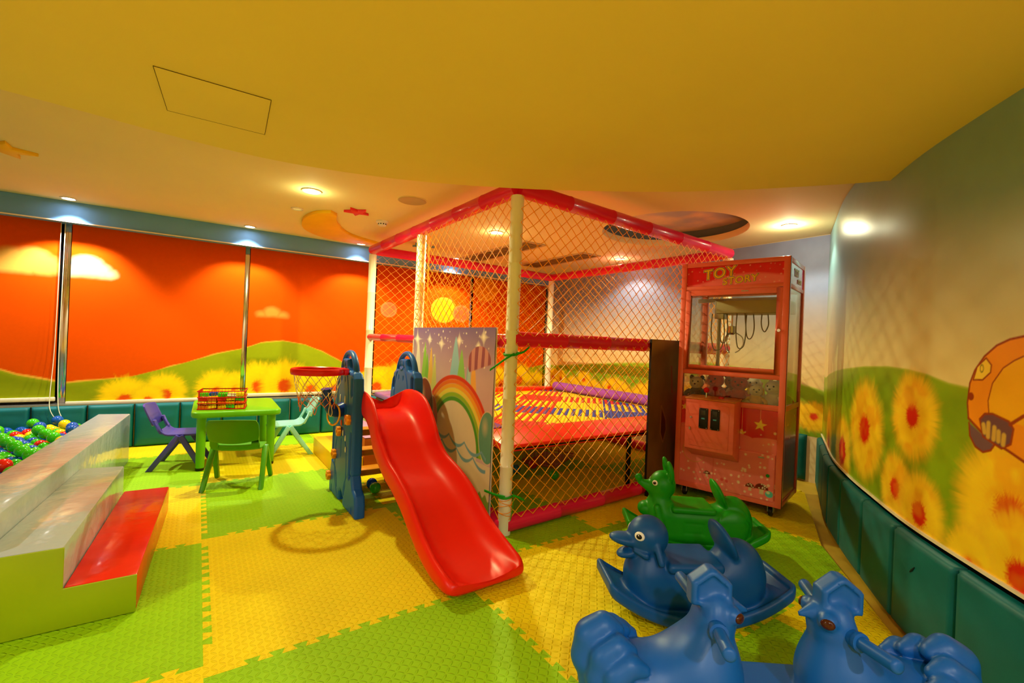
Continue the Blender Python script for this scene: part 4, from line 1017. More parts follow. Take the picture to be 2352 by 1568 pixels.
# ------------------------------------------------------------------ elephant slide
M_sb = mat('blue_slide_plastic', lin((26, 94, 186)), .38, var=.05, vscale=4., bump=.06, bscale=220.)
M_sr = mat('red_slide_plastic', lin((232, 28, 8)), .36, var=.04, vscale=3.)
M_or = mat('orange_plastic', lin((250, 150, 14)), .3)
M_yo = mat('yellow_step_plastic', lin((240, 158, 24)), .35)
sld = thing('toddler_slide', 'red toddler slide with blue elephant-shaped side panels and basketball hoop', 'slide', (1.12, 3.3, 0)); SO = Vector((1.12, 3.3, 0))
OUT = [(2.985, .0), (3.28, .0), (3.30, .07), (3.345, .10), (3.39, .07), (3.41, .0), (3.675, .0), (3.68, .10), (3.645, .22), (3.64, .40), (3.63, .55), (3.615, .68), (3.60, .76), (3.575, .86), (3.54, .915), (3.50, .93), (3.45, .94), (3.425, .975), (3.41, 1.022), (3.295, 1.026), (3.28, .98), (3.255, .945), (3.205, .935), (3.15, .935), (3.115, .90), (3.105, .82), (3.11, .74), (3.105, .66), (3.10, .55), (3.095, .40), (3.095, .24), (3.06, .17), (3.0, .14), (2.985, .08)]
def panel_sdf(X, Y, Z):
    py, pz = Y, Z
    d2 = d_poly(py, pz, OUT) - .004
    # arch handle over the head
    q = np.hypot((py - 3.375) / 1.0, (pz - .945) / 1.0); arch = np.abs(np.hypot((py - 3.35) / .175, (pz - .895) / .178) - 1) * .176 - .0175
    arch = np.maximum(arch, .90 - pz)
    def slot(a, c, r):
        dx, dz = c[0] - a[0], c[1] - a[1]; t = np.clip(((py - a[0]) * dx + (pz - a[1]) * dz) / (dx * dx + dz * dz), 0, 1); return np.hypot(py - a[0] - t * dx, pz - a[1] - t * dz) - r
    d2 = smax(d2, -slot((3.152, .80), (3.155, .885), .016), .01); d2 = smax(d2, -slot((3.545, .80), (3.54, .87), .016), .01)
    d2 = smax(d2, -slot((3.142, .24), (3.142, .52), .017), .01); d2 = smax(d2, -slot((3.60, .26), (3.60, .50), .013), .01)
    h = .036
    def ext(d, hh, r): qx, qy = d + r, np.abs(X) - hh + r; return np.minimum(np.maximum(qx, qy), 0) + np.hypot(np.maximum(qx, 0), np.maximum(qy, 0)) - r
    D = smin(ext(d2, h, .018), ext(arch, .022, .02), .02)
    # tubular rim handles
    D = smin(D, np.hypot(np.abs(np.hypot(py - 3.118 + .0, 0)) , X) + 1e3, .01)
    # engraved lines on both faces: ears, mouth, tummy, legs
    eng = np.minimum.reduce([np.abs(np.hypot((py - 3.37) / .155, (pz - .27) / .26) - 1) * .15 + .2 * (pz > .56), np.abs(np.hypot((py - 3.37) / .14, (pz - .74) / .235) - 1) * .14,
                             np.abs(np.hypot(py - 3.10, pz - .08) - .17) + .3 * (pz < .08), np.abs(np.hypot(py - 3.62, pz - .08) - .17) + .3 * (pz < .08),
                             slot((3.37, .33), (3.37, .45), .0), slot((3.06, .0), (3.06, .05), .0), slot((3.60, .0), (3.60, .06), .0), slot((3.33, .87), (3.33, .895), 0), slot((3.42, .87), (3.42, .895), 0)])
    D = D + .006 * np.exp(-(eng / .006) ** 2)
    boss = np.hypot(py - 3.375, pz - .985); D = D - .006 * np.exp(-((boss - .038) / .008) ** 2)
    return D
LX = .9075
pan = nets('side_panel', lambda x, y, z: panel_sdf(x, y + 3.3, z), (-.055, -.35, -.012), (.055, .41, 1.10), .0062, M_sb, sld); pan.location = (LX - SO.x, 0, 0)
for v in pan.data.vertices: v.co.z = max(v.co.z, 0.)
pan2 = pan.copy(); COL.objects.link(pan2); pan2.parent = sld; pan2.location = (1.345 - SO.x, .02, 0)
M_face = mat('white_plastic_face', lin((240, 234, 205)), .35); M_mouth = mat('mouth_red', lin((226, 66, 26)), .35)
def disc(y, z, ry, rz, mm, name, x=LX - .0375):
    b = MB().ball((x - SO.x, y - SO.y, z), (.004, ry, rz), 14, 8); return b.build(name, mm, pan and sld, smooth=179)
e1 = disc(3.31, .74, .013, .030, M_face, 'eye'); e2 = disc(3.435, .735, .013, .030, M_face, 'eye')
disc(3.292, .60, .022, .036, M_mouth, 'mouth'); disc(3.385, .565, .022, .022, M_mouth, 'mouth')
for y, z in ((3.33, .50), (3.265, .475), (3.25, .40), (3.45, .505)): disc(y, z, .009, .022, M_face, 'toe_mark')
for y, z in ((3.173, .620), (3.408, .500), (3.517, .312), (3.655, .118)):
    kb = MB(); n = 48; x0 = LX - .037 - SO.x
    prof = [(.034 + .004 * math.cos(6 * 2 * PI * k / n)) for k in range(n)]
    ring = [(y - SO.y + r * math.cos(2 * PI * k / n), z + r * math.sin(2 * PI * k / n)) for k, r in enumerate(prof)]
    kb.prism(ring, x0 - .026, x0 + .002, 'x'); k_o = kb.build('grip_knob', M_or, sld, bevel=.005)
    MB().lathe([(.0, -.0285), (.011, -.0285), (.013, -.026), (.014, -.0245)], (x0, y - SO.y, z), 16, 'x').build('knob_hub', mat('orange_dark', lin((214, 110, 10)), .4), k_o)
# trunk
tk = [(LX - .03, 3.37, .665), (.82, 3.355, .655), (.785, 3.335, .675), (.758, 3.32, .725), (.748, 3.31, .775), (.742, 3.305, .822)]
tk = smooth_path(tk, 5); R_ = list(np.interp(np.linspace(0, 1, len(tk)), [0, .2, .5, .85, 1], [.052, .044, .036, .031, .036]))
tko = MB().tube([Vector(p) - SO for p in tk], R_, 18).build('trunk', mat('deep_blue_plastic', lin((20, 60, 170)), .3), sld, smooth=60)
rg = MB().lathe([(.072 + .0065 * math.cos(a), .0065 * math.sin(a)) for a in np.linspace(0, 2 * PI, 11)[:-1]], n=32, ax='x', closed=True)
ro_ = rg.build('toss_ring', mat('yellow_ring_plastic', lin((250, 176, 20)), .3), smooth=179); ro_.location = (.805, 3.345, .632); ro_.rotation_euler = (0, .12, .35); tag(ro_, 'yellow toss ring hanging on the elephant trunk', 'ring')
# hoop
hx, hy, hz_ = .683, 3.305, .942
hp = MB().lathe([(.149, -.016), (.158, -.022), (.170, -.020), (.174, -.008), (.174, .010), (.168, .020), (.158, .022), (.150, .016)], (hx - SO.x, hy - SO.y, hz_), 48, closed=True)
hp.hexa([(.835 - SO.x, -.09, hz_ - .022), (LX - .036 - SO.x, -.06, hz_ - .022), (LX - .036 - SO.x, .075, hz_ - .022), (.835 - SO.x, .10, hz_ - .022), (.835 - SO.x, -.09, hz_ + .02), (LX - .036 - SO.x, -.06, hz_ + .02), (LX - .036 - SO.x, .075, hz_ + .02), (.835 - SO.x, .10, hz_ + .02)])
hoop = hp.build('basketball_rim', mat('red_hoop_plastic', lin((226, 22, 14)), .28), sld, bevel=0.0, smooth=45)
M_cordw = mat('cream_cord', lin((236, 216, 160)), .6); M_cordo = mat('orange_cord', lin((238, 120, 20)), .6)
def hoopnet():
    n = 12; rows = [(.152, -.02), (.146, -.075), (.134, -.125), (.124, -.165), (.118, -.205), (.114, -.235)]
    w1, w2 = MB(), MB()
    for j in range(len(rows) - 1):
        (r0, z0), (r1, z1) = rows[j], rows[j + 1]
        for k in range(n):
            a0 = 2 * PI * (k + (.5 if j % 2 else 0)) / n
            for s in (-.5, .5):
                a1 = a0 + s * 2 * PI / n
                p = (r0 * math.cos(a0), r0 * math.sin(a0), z0); q = (r1 * math.cos(a1), r1 * math.sin(a1), z1 + .006 * math.sin(k * 2.3 + j))
                m_ = tuple((p[i] + q[i]) / 2 * (.985 if i < 2 else 1) for i in range(3))
                (w1 if j < 3 else w2).tube([p, m_, q], .0021, 5, caps=False)
    for k in range(3):
        a = 2.4 + k * 1.9; w2.tube(smooth_path([(.114 * math.cos(a + t_ * .22), .114 * math.sin(a + t_ * .22), -.235 - .045 * math.sin(PI * t_)) for t_ in np.linspace(0, 1, 6)], 3), .0025, 5)
    T_ = Matrix.Translation((hx - SO.x, hy - SO.y, hz_))
    w1.xf(T_).build('net', M_cordw, hoop, smooth=179); w2.xf(T_).build('net', M_cordo, hoop, smooth=179)
    w3 = MB().tube(smooth_path([(.745, 3.27, .80), (.75, 3.262, .77), (.765, 3.26, .71), (.775, 3.262, .66), (.765, 3.262, .635), (.752, 3.262, .66), (.757, 3.262, .72), (.76, 3.262, .76), (.775, 3.27, .80)], 5), .0028, 6)
    w3.v = [tuple(Vector(p) - SO) for p in w3.v]; w3.build('cord_loop', M_cordw, tko, smooth=179)
hoopnet()
# steps
for (y, z, dy) in ((3.46, .50, .11), (3.555, .325, .12), (3.66, .14, .13)):
    MB().box((LX + .034 - SO.x, y - SO.y - dy * .5, z - .05), (1.31 - SO.x, y - SO.y + dy * .5, z + .0)).build('step', M_yo, sld, bevel=.01)
MB().box((LX + .034 - SO.x, 3.22 - SO.y, .615), (1.31 - SO.x, 3.40 - SO.y, .655)).build('step', M_yo, sld, bevel=.01)
# chute
PTH = smooth_path([(1.128, 3.30, .668), (1.132, 3.12, .664), (1.134, 2.99, .628), (1.132, 2.87, .545), (1.126, 2.76, .455), (1.134, 2.63, .375), (1.144, 2.50, .325), (1.152, 2.37, .262), (1.160, 2.25, .180), (1.168, 2.13, .112), (1.172, 2.00, .074), (1.174, 1.88, .060), (1.176, 1.80, .064)], 4)
tt = np.linspace(0, 1, len(PTH))
Wd = np.interp(tt, [0, .12, .35, .6, .85, .95, 1], [.172, .182, .186, .196, .205, .200, .17]); Hd = np.interp(tt, [0, .06, .16, .25, .4, .62, .8, .93, 1], [.13, .150, .155, .135, .098, .105, .085, .055, .018])
secs = []
for i, p in enumerate(PTH):
    p0, p1 = PTH[max(i - 1, 0)], PTH[min(i + 1, len(PTH) - 1)]; tn = Vector(p1 - p0).normalized(); sd = Vector((-tn.y, tn.x, 0)).normalized() if abs(tn.x) + abs(tn.y) > 1e-6 else Vector((1, 0, 0))
    if sd.x < 0: sd = -sd
    up_ = sd.cross(tn); up_ = up_ if up_.z > 0 else -up_
    up_ = (up_ * .75 + Vector((0, 0, .25))).normalized()
    w_, h_ = Wd[i], Hd[i]; c = Vector(p)
    prof = [(-w_ - .028, -.02), (-w_ - .026, h_ * .5), (-w_ - .020, h_ - .006), (-w_ - .006, h_ + .006), (-w_ + .012, h_ - .006), (-w_ + .026, h_ * .55), (-w_ + .050, .022), (-w_ + .085, .003), (-w_ * .35, -.001), (w_ * .35, -.001), (w_ - .085, .003), (w_ - .050, .022), (w_ - .026, h_ * .55), (w_ - .012, h_ - .006), (w_ + .006, h_ + .006), (w_ + .020, h_ - .006), (w_ + .026, h_ * .5), (w_ + .028, -.02),
            (w_ - .03, -.024), (-w_ + .03, -.024)]
    secs.append([tuple(c + sd * a + up_ * b_ - SO) for a, b_ in prof])
n = len(secs[0]); vs = [q for s_ in secs for q in s_]; fs = []
for i in range(len(secs) - 1):
    for k in range(n): fs.append((i * n + k, i * n + (k + 1) % n, (i + 1) * n + (k + 1) % n, (i + 1) * n + k))
fs.append(tuple(range(n - 1, -1, -1))); fs.append(tuple((len(secs) - 1) * n + k for k in range(n)))
vs = [(x, y, max(z, 0.004)) for x, y, z in vs]
chute = MB().add(vs, fs).build('chute', M_sr, sld, smooth=179, sub=2)
# ------------------------------------------------------------------ claw machine 
M_cm = mat('salmon_enamel', lin((234, 108, 92)), .28, var=.05, vscale=3., coat=.3)
M_cm2 = mat('salmon_enamel_dark', lin((204, 78, 64)), .35)
M_print = mat('printed_vinyl', (1, 1, 1), .22, var=.04, paint=True, coat=.35)
M_glass = glass_mat()
CA = math.radians(13.5); CWD, CDP, ZB, ZTOP = .78, .56, .085, 1.895
FR_ = Vector((3.452, 1.552, 0)); rX = Vector((math.sin(CA), -math.cos(CA), 0)); dY = Vector((math.cos(CA), math.sin(CA), 0))
CC = FR_ - rX * (CWD / 2) + dY * (CDP / 2)
clw = thing('claw_machine', 'tall pink claw machine with TOY STORY sign and plush toys behind glass', 'claw machine', CC, math.atan2(rX.y, rX.x))
hw, hd = CWD / 2, CDP / 2; pw = .042
def cb(lo, hi, name, mm, bev=.004, parent=None): return MB().box(lo, hi).build(name, mm, parent or clw, bevel=bev)
fr = MB()
for sx in (-1, 1):
    for sy in (-1, 1):
        x0, x1 = sorted((sx * hw, sx * (hw - pw))); y0, y1 = sorted((sy * hd, sy * (hd - pw))); fr.box((x0, y0, ZB), (x1, y1, ZTOP))
for z0, z1 in ((ZB, ZB + .045), (.775, .815), (ZTOP - .035, ZTOP), (1.675, 1.705)):
    for sy in (-1, 1):
        y0, y1 = sorted((sy * (hd - .002), sy * (hd - pw + .004))); fr.box((-hw + pw - .002, y0, z0), (hw - pw + .002, y1, z1))
    for sx in (-1, 1):
        x0, x1 = sorted((sx * (hw - .002), sx * (hw - pw + .004))); fr.box((x0, -hd + pw - .002, z0), (x1, hd - pw + .002, z1))
y0, y1 = -hd + .002, -hd + pw - .004; fr.box((-hw + pw - .002, y0, 1.0), (hw - pw + .002, y1, 1.032))
fr.build('cabinet_frame', M_cm, clw, bevel=.004)
cb((-hw + .006, -hd + .006, ZTOP - .012), (hw - .006, hd - .006, ZTOP - .002), 'roof', M_cm2)
cb((-hw + .02, -hd + .02, .74), (hw - .02, hd - .02, .765), 'toy_bed', mat('dark_green_felt', lin((14, 46, 34)), .9))
for xe in (-hw + .005, hw - .011): 
    pass
MB().box((hw - .0005, -hd + .003, ZB), (hw + .002, -hd + .009, ZTOP)).build('edge_strip', M_black, clw)
# prints
def dots(C, u, v, n, seed, u0, u1, v0, v1, r0=.004, r1=.010, c=(250, 214, 190)):
    r_ = np.random.RandomState(seed)
    for k in range(n):
        a, b_, r = r_.uniform(u0, u1), r_.uniform(v0, v1), r_.uniform(r0, r1); C = over(C, lin(c), step(np.hypot(u - a, v - b_) - r, .006) * .8)
    return C
def star_pts(a, b_, r, rot=0.): return [(a + (r if k % 2 == 0 else r * .42) * math.sin(rot + k * PI / 5), b_ + (r if k % 2 == 0 else r * .42) * math.cos(rot + k * PI / 5)) for k in range(10)]
def cloudline(u, base): return base + .022 * np.abs(np.sin(u * 11.)) ** .7
def mush(C, u, v, a, b_, s):
    C = over(C, lin((220, 190, 160)), step(np.maximum(np.abs(u - a) - .28 * s, np.abs(v - b_ + .45 * s) - .42 * s), .004))
    cap = np.maximum(np.hypot((u - a) / 1.0, (v - b_ + .1 * s) / .85) - s * .9, b_ - .18 * s - v); C = over(C, lin((120, 24, 20)), step(cap, .005))
    r_ = np.random.RandomState(int(a * 1000) % 97)
    for k in range(9):
        x, y = a + r_.uniform(-.7, .7) * s, b_ + r_.uniform(-.05, .6) * s; C = over(C, lin((240, 220, 200)), step(np.hypot(u - x, v - y) - .09 * s, .004) * (cap < 0))
    return C
def frontcol(u, v):      # u = local x, v = z
    C = np.tile(lin((214, 12, 26)), (u.size, 1)); cl = cloudline(u + .1, .565 - .05 * u)
    for a, b_, r in ((-.325, .728, .030), (-.288, .672, .030), (.235, .66, .045), (.112, .585, .03)):
        C = over(C, lin((246, 206, 70)), step(d_poly(u, v, star_pts(a, b_, r, .1)), .004))
        C = over(C, lin((250, 190, 160)), step(np.abs(u - a) - .0016, .002) * (v > b_ + r) * .7)
    C = dots(C, u, v, 14, 3, -.35, .35, .56, .64)
    C = over(C, lin((238, 118, 118)), step(v - cl, .006)); 
    # pale diamonds & snow dots
    C = dots(C, u, v, 60, 5, -.35, .35, .13, .55); 
    C = mush(C, u, v, -.13, .225, .030)
    ring = np.abs(np.hypot(u + .235, v - .385) - .088) - .0022; C = over(C, lin((216, 150, 84)), step(ring, .003)); C = over(C, lin((244, 140, 140)), step(np.hypot(u + .235, v - .385) - .086, .003) * .3)
    return C
def doorcol(u, v):
    C = np.tile(lin((238, 118, 118)), (u.size, 1)); C = dots(C, u, v, 46, 8, -.08, .35, .12, .45)
    C = mush(C, u, v, .185, .20, .036); C = mush(C, u, v, .262, .205, .05)
    C = over(C, lin((90, 190, 190)), step(np.hypot((u - .312) / .026, (v - .172) / .024) - 1, .15)); C = over(C, lin((214, 224, 190)), step(np.hypot((u - .305) / .012, (v - .182) / .010) - 1, .2))
    C = over(C, lin((226, 70, 80)), step(np.hypot(u - .02, v - .20) - .012, .004) + step(np.hypot(u + .015, v - .205) - .012, .004))
    return C
def panel(name, u0, u1, v0, v1, y, colf, parent=None, h=.0035):
    return grid_mesh(name, np.linspace(u0, u1, int((u1 - u0) / h) + 2), np.linspace(v0, v1, int((v1 - v0) / h) + 2), lambda u, v: (u, 0 * u + y, v), M_print, parent or clw, colf)
cb((-hw + pw - .004, -hd + .012, ZB + .04), (hw - pw + .004, -hd + .03, .78), 'front_panel', M_cm2, 0)
panel('front_print', -hw + pw - .001, hw - pw + .001, ZB + .045, .775, -hd + .010, frontcol)
dr = cb((-.083, -hd + .002, .118), (hw - pw - .006, -hd + .0098, .458), 'service_door', M_cm, .002)
panel('door_print', -.078, hw - pw - .011, .123, .453, -hd + .0012, doorcol, dr)
MB().lathe([(0, -.006), (.012, -.006), (.014, 0.), (.014, .002)], (.30, -hd, .305), 16, 'y').build('door_lock', M_chrome, dr); MB().box((.232, -hd - .004, .425), (.272, -hd + .002, .432)).build('door_handle', M_alu, dr)
def sidecol(u, v):
    C = np.tile(lin((170, 10, 20)), (u.size, 1)); C = over(C, lin((150, 40, 50)), step(v - cloudline(u * 1.3, .50), .01) * .8)
    r_ = np.random.RandomState(2)
    for k in range(9): C = over(C, lin((220, 160, 70)), step(d_poly(u, v, star_pts(r_.uniform(-.2, .2), r_.uniform(.56, .74), r_.uniform(.014, .026))), .005) * .8)
    for a, b_, r in ((-.10, .32, .03), (.08, .36, .05)): C = over(C, lin((120, 60, 60)), step(np.abs(np.hypot(u - a, (v - b_) * .7) - r) - .005, .005) * .8)
    return C
for sx in (1, -1):
    xx = sx * (hw - .010); MB().box((min(xx - sx * .012, xx), -hd + pw - .004, ZB + .04), (max(xx - sx * .012, xx), hd - pw + .004, .78)).build('side_panel', M_cm2, clw)
    grid_mesh('side_print', np.linspace(-hd + pw, hd - pw, 100), np.linspace(ZB + .045, .775, 140), lambda u, v: (0 * u + sx * (hw - .0085), u, v), M_print, clw, sidecol)
cb((-hw + pw - .004, hd - .03, ZB + .04), (hw - pw + .004, hd - .012, .78), 'back_panel', M_cm2, 0)
# header signs
def signcol(u, v):
    t = np.clip((v - 1.705) / .15, 0, 1); C = np.tile(lin((226, 14, 40)), (u.size, 1)); wv = 1.755 + .03 * np.sin(u * 7. + 1.) + .05 * u
    C = over(C, lin((244, 116, 128)), step(v - wv, .02)); C = dots(C, u, v, 40, 12, -.36, .36, 1.71, 1.86, .002, .005, (255, 190, 180)); return C
cb((-hw + pw - .004, -hd + .012, 1.70), (hw - pw + .004, -hd + .03, ZTOP - .03), 'sign_backing', M_cm2, 0)
sg = panel('sign_print', -hw + pw - .001, hw - pw + .001, 1.706, ZTOP - .036, -hd + .010, signcol)
sgs = grid_mesh('side_sign', np.linspace(-hd + pw, hd - pw, 60), np.linspace(1.706, ZTOP - .036, 40), lambda u, v: (0 * u + (hw - .0085), u, v), M_print, clw, lambda u, v: over(np.tile(lin((232, 66, 140)), (u.size, 1)), lin((240, 110, 170)), step(v - 1.76 - .03 * np.sin(u * 8), .03)))
cb((hw - .03, -hd + pw - .004, 1.70), (hw - .010, hd - pw + .004, ZTOP - .03), 'sign_backing', M_cm2, 0); cb((-hw + .010, -hd + pw - .004, 1.70), (-hw + .03, hd - pw + .004, ZTOP - .03), 'sign_backing', M_cm2, 0)
M_ty = mat('sign_yellow', lin((244, 192, 16)), .35); M_tk = mat('sign_olive', lin((70, 66, 22)), .4); M_tw = mat('sign_white', lin((246, 228, 206)), .4)
def text_mesh(s, size, off, ext):
    cu = bpy.data.curves.new('t', 'FONT'); cu.body = s; cu.size = size; cu.offset = off; cu.extrude = ext; cu.resolution_u = 4; cu.align_x = 'CENTER'; cu.align_y = 'CENTER'
    cu.space_character = 1.12
    o = bpy.data.objects.new('t', cu); COL.objects.link(o); dg = bpy.context.evaluated_depsgraph_get(); me = bpy.data.meshes.new_from_object(o.evaluated_get(dg)); bpy.data.objects.remove(o); return me
def sign_text(s, size, x, z, rot, side=False, shear=.2):
    for k, (off, ext, mm, nm) in enumerate(((size * .062, .0004, M_tw, 'letter_halo'), (size * .043, .0008, M_tk, 'letter_outline'), (size * .012, .0013, M_ty, 'letters'))):
        me = text_mesh(s, size, off, ext); dz = .0
        M0 = Matrix.Rotation(rot, 4, 'Z') @ Matrix.Shear('XY', 4, (shear, 0)) if False else Matrix.Rotation(rot, 4, 'Z')
        me.transform(M0)
        for v in me.vertices: v.co.x += shear * v.co.y * .6
        R = Matrix.Rotation(PI / 2, 4, 'X')
        me.transform(R)
        me.materials.clear(); me.materials.append(mm); me.materials[0] = mm
        o = bpy.data.objects.new(nm, me); COL.objects.link(o); o.parent = sg if not side else sgs
        if side: o.rotation_euler = (0, 0, PI / 2); o.location = (hw - .006, x, z)
        else: o.location = (x, -hd + .0085, z)
sign_text('TOY', .110, -.095, 1.800, math.radians(6)); sign_text('STORY', .074, .055, 1.742, math.radians(5))
sign_text('TOY', .075, -.02, 1.80, math.radians(2), True); sign_text('STORY', .045, .09, 1.745, math.radians(2), True)
# glass door with frame
dx0, dx1, dz0, dz1 = -hw + pw - .003, hw - pw + .003, 1.034, 1.672; fwid = .042
df = MB(); ya, yb = -hd + .001, -hd + .024
df.box((dx0, ya, dz0), (dx0 + fwid, yb, dz1)); df.box((dx1 - fwid, ya, dz0), (dx1, yb, dz1)); df.box((dx0 + fwid, ya, dz0), (dx1 - fwid, yb, dz0 + fwid)); df.box((dx0 + fwid, ya, dz1 - fwid), (dx1 - fwid, yb, dz1))
gd = df.build('glass_door', M_cm, clw, bevel=.004)
MB().box((dx0 + fwid, -hd + .012, dz0 + fwid), (dx1 - fwid, -hd + .015, dz1 - fwid)).build('pane', M_glass, gd)
MB().lathe([(0, -.006), (.011, -.006), (.013, 0), (.013, .003)], (dx1 - .02, -hd, 1.36), 16, 'y').build('lock', M_chrome, gd)
MB().box((.07, -hd - .002, 1.652), (.12, -hd + .003, 1.659)).build('latch', M_alu, gd)
MB().box((-hw + pw, -hd + .012, .815), (hw - pw, -hd + .015, 1.0)).build('lower_pane', M_glass, clw)
for sx in (1, -1): MB().box((sx * (hw - .012) - .0015, -hd + pw, .815), (sx * (hw - .012) + .0015, hd - pw, 1.675)).build('side_pane', M_glass, clw)
MB().box((-hw + pw, hd - .015, .815), (hw - pw, hd - .012, 1.675)).build('back_pane', M_glass, clw)
# control box
bx0, bx1, by0 = -.255, .10, -hd - .155
ctl = MB().hexa([(bx0, by0, .435), (bx1, by0, .435), (bx1, -hd + .008, .355), (bx0, -hd + .008, .355), (bx0, by0, .815), (bx1, by0, .815), (bx1, -hd + .008, .828), (bx0, -hd + .008, .828)]).build('control_box', M_cm, clw, bevel=.004)
MB().hexa([(bx0 - .006, by0 - .006, .816), (bx1 + .006, by0 - .006, .816), (bx1 + .006, -hd + .004, .829), (bx0 - .006, -hd + .004, .829), (bx0 - .006, by0 - .006, .826), (bx1 + .006, by0 - .006, .826), (bx1 + .006, -hd + .004, .839), (bx0 - .006, -hd + .004, .839)]).build('control_top', mat('orange_wood', lin((206, 124, 50)), .35, var=.2, vscale=20.), ctl, bevel=.002)
cbd = MB().box((bx0 + .03, by0 - .004, .46), (bx1 - .035, by0 + .002, .785)).build('coin_door', M_cm, ctl, bevel=.003)
for x in (-.115, -.035 + .005):
    s_ = MB().box((x - .033, by0 - .014, .60), (x + .033, by0 - .002, .755)).build('coin_slot', M_black, ctl, bevel=.004)
    MB().box((x - .012, by0 - .017, .672), (x + .012, by0 - .013, .682)).build('slot_light', mat('blue_lens', lin((70, 150, 190)), .2), s_)
    MB().box((x - .016, by0 - .0165, .70), (x + .016, by0 - .013, .74)).build('slot_bezel', mat('grey_bezel', lin((58, 58, 60)), .3), s_, bevel=.001)
    for a in (-.026, .026):
        for z in (.607, .748): MB().ball((x + a, by0 - .014, z), .0035, 8, 6).build('rivet', M_chrome, s_)
MB().lathe([(0, -.004), (.009, -.004), (.01, 0)], (bx0 + .045, by0 - .004, .675), 12, 'y').build('lock', M_chrome, ctl); MB().box((bx0 + .034, by0 - .012, .58), (bx0 + .044, by0 - .003, .60)).build('key', M_alu, ctl)
js = MB().lathe([(0, 0), (.006, 0), (.005, .05), (0, .05)], (-.125, -hd - .09, .832), 10).build('joystick', M_chrome, ctl); MB().ball((-.125, -hd - .09, .888), .021, 16, 10).build('joystick_knob', mat('red_knob', lin((214, 16, 20)), .2), js)
MB().lathe([(0, .014), (.018, .014), (.02, .0), (.02, -.003)], (-.02, -hd - .07, .830), 16).build('button', mat('red_knob', (0, 0, 0)), ctl)
# casters
for sx in (-1, 1):
    for sy in (-1, 1):
        x, y = sx * (hw - .075), sy * (hd - .07)
        c = MB().box((x - .03, y - .03, .078), (x + .03, y + .03, .087)); c.hexa([(x - .02, y - .03, .035), (x - .016, y - .03, .035), (x - .016, y + .02, .035), (x - .02, y + .02, .035), (x - .02, y - .025, .08), (x - .016, y - .025, .08), (x - .016, y + .025, .08), (x - .02, y + .025, .08)])
        c.hexa([(x + .016, y - .03, .035), (x + .02, y - .03, .035), (x + .02, y + .02, .035), (x + .016, y + .02, .035), (x + .016, y - .025, .08), (x + .02, y - .025, .08), (x + .02, y + .025, .08), (x + .016, y + .025, .08)])
        c = c.build('caster', M_alu, clw); MB().lathe([(0, -.013), (.02, -.013), (.032, -.011), (.034, 0), (.032, .011), (.02, .013), (0, .013)], (x, y - .008, .0345), 20, 'x').build('wheel', M_black, c)
# claw and gantry
M_gan = mat('beige_housing', lin((206, 190, 150)), .5)
gn = cb((-.16, -.12, 1.50), (.36, .14, 1.60), 'gantry', M_gan, .006)
cb((-.345, -.015, 1.60), (.345, .015, 1.63), 'gantry_rail', M_alu, 0)
cb((-.19, -.06, 1.46), (-.12, .06, 1.62), 'gantry_carriage', M_alu, .004)
cw = MB().tube([(-.06, -.02, 1.50), (-.06, -.02, 1.40)], .006, 8).build('claw_cord', M_chrome, clw)
ch_ = MB().lathe([(0, 1.405), (.028, 1.40), (.03, 1.345), (.018, 1.33), (0, 1.33)], (-.06, -.02, 0), 16).build('claw_head', M_chrome, clw)
for k in range(3):
    a = 2 * PI * k / 3 + .4; P = [(.024, 1.35), (.075, 1.315), (.088, 1.26), (.06, 1.205), (.03, 1.185)]
    MB().tube(smooth_path([(-.06 + r * math.cos(a), -.02 + r * math.sin(a), z) for r, z in P], 4), .0045, 8).build('claw_prong', M_chrome, ch_, smooth=179)
M_cable = mat('cable_grey', lin((120, 100, 70)), .5)
for k, (x, y, zt, zb_, w_) in enumerate(((-.16, -.05, 1.50, 1.20, .05), (-.13, .0, 1.50, 1.26, .03), (.02, -.06, 1.50, 1.22, .035), (.06, .04, 1.50, 1.30, .03), (.17, .03, 1.50, 1.36, .025))):
    P = [(x - w_, y, zt), (x - w_ * 1.1, y, (zt + zb_) / 2), (x - w_ * .7, y, zb_ + .02), (x, y, zb_), (x + w_ * .7, y, zb_ + .03), (x + w_, y, (zt + zb_) / 2), (x + w_ * .7, y, zt)]
    MB().tube(smooth_path(P, 5), .0045, 6).build('cable', M_cable, clw, smooth=179)
cb((-.20, .05, .765), (-.185, .10, 1.50), 'inner_post', mat('beige_post', lin((190, 160, 120)), .5), .002)
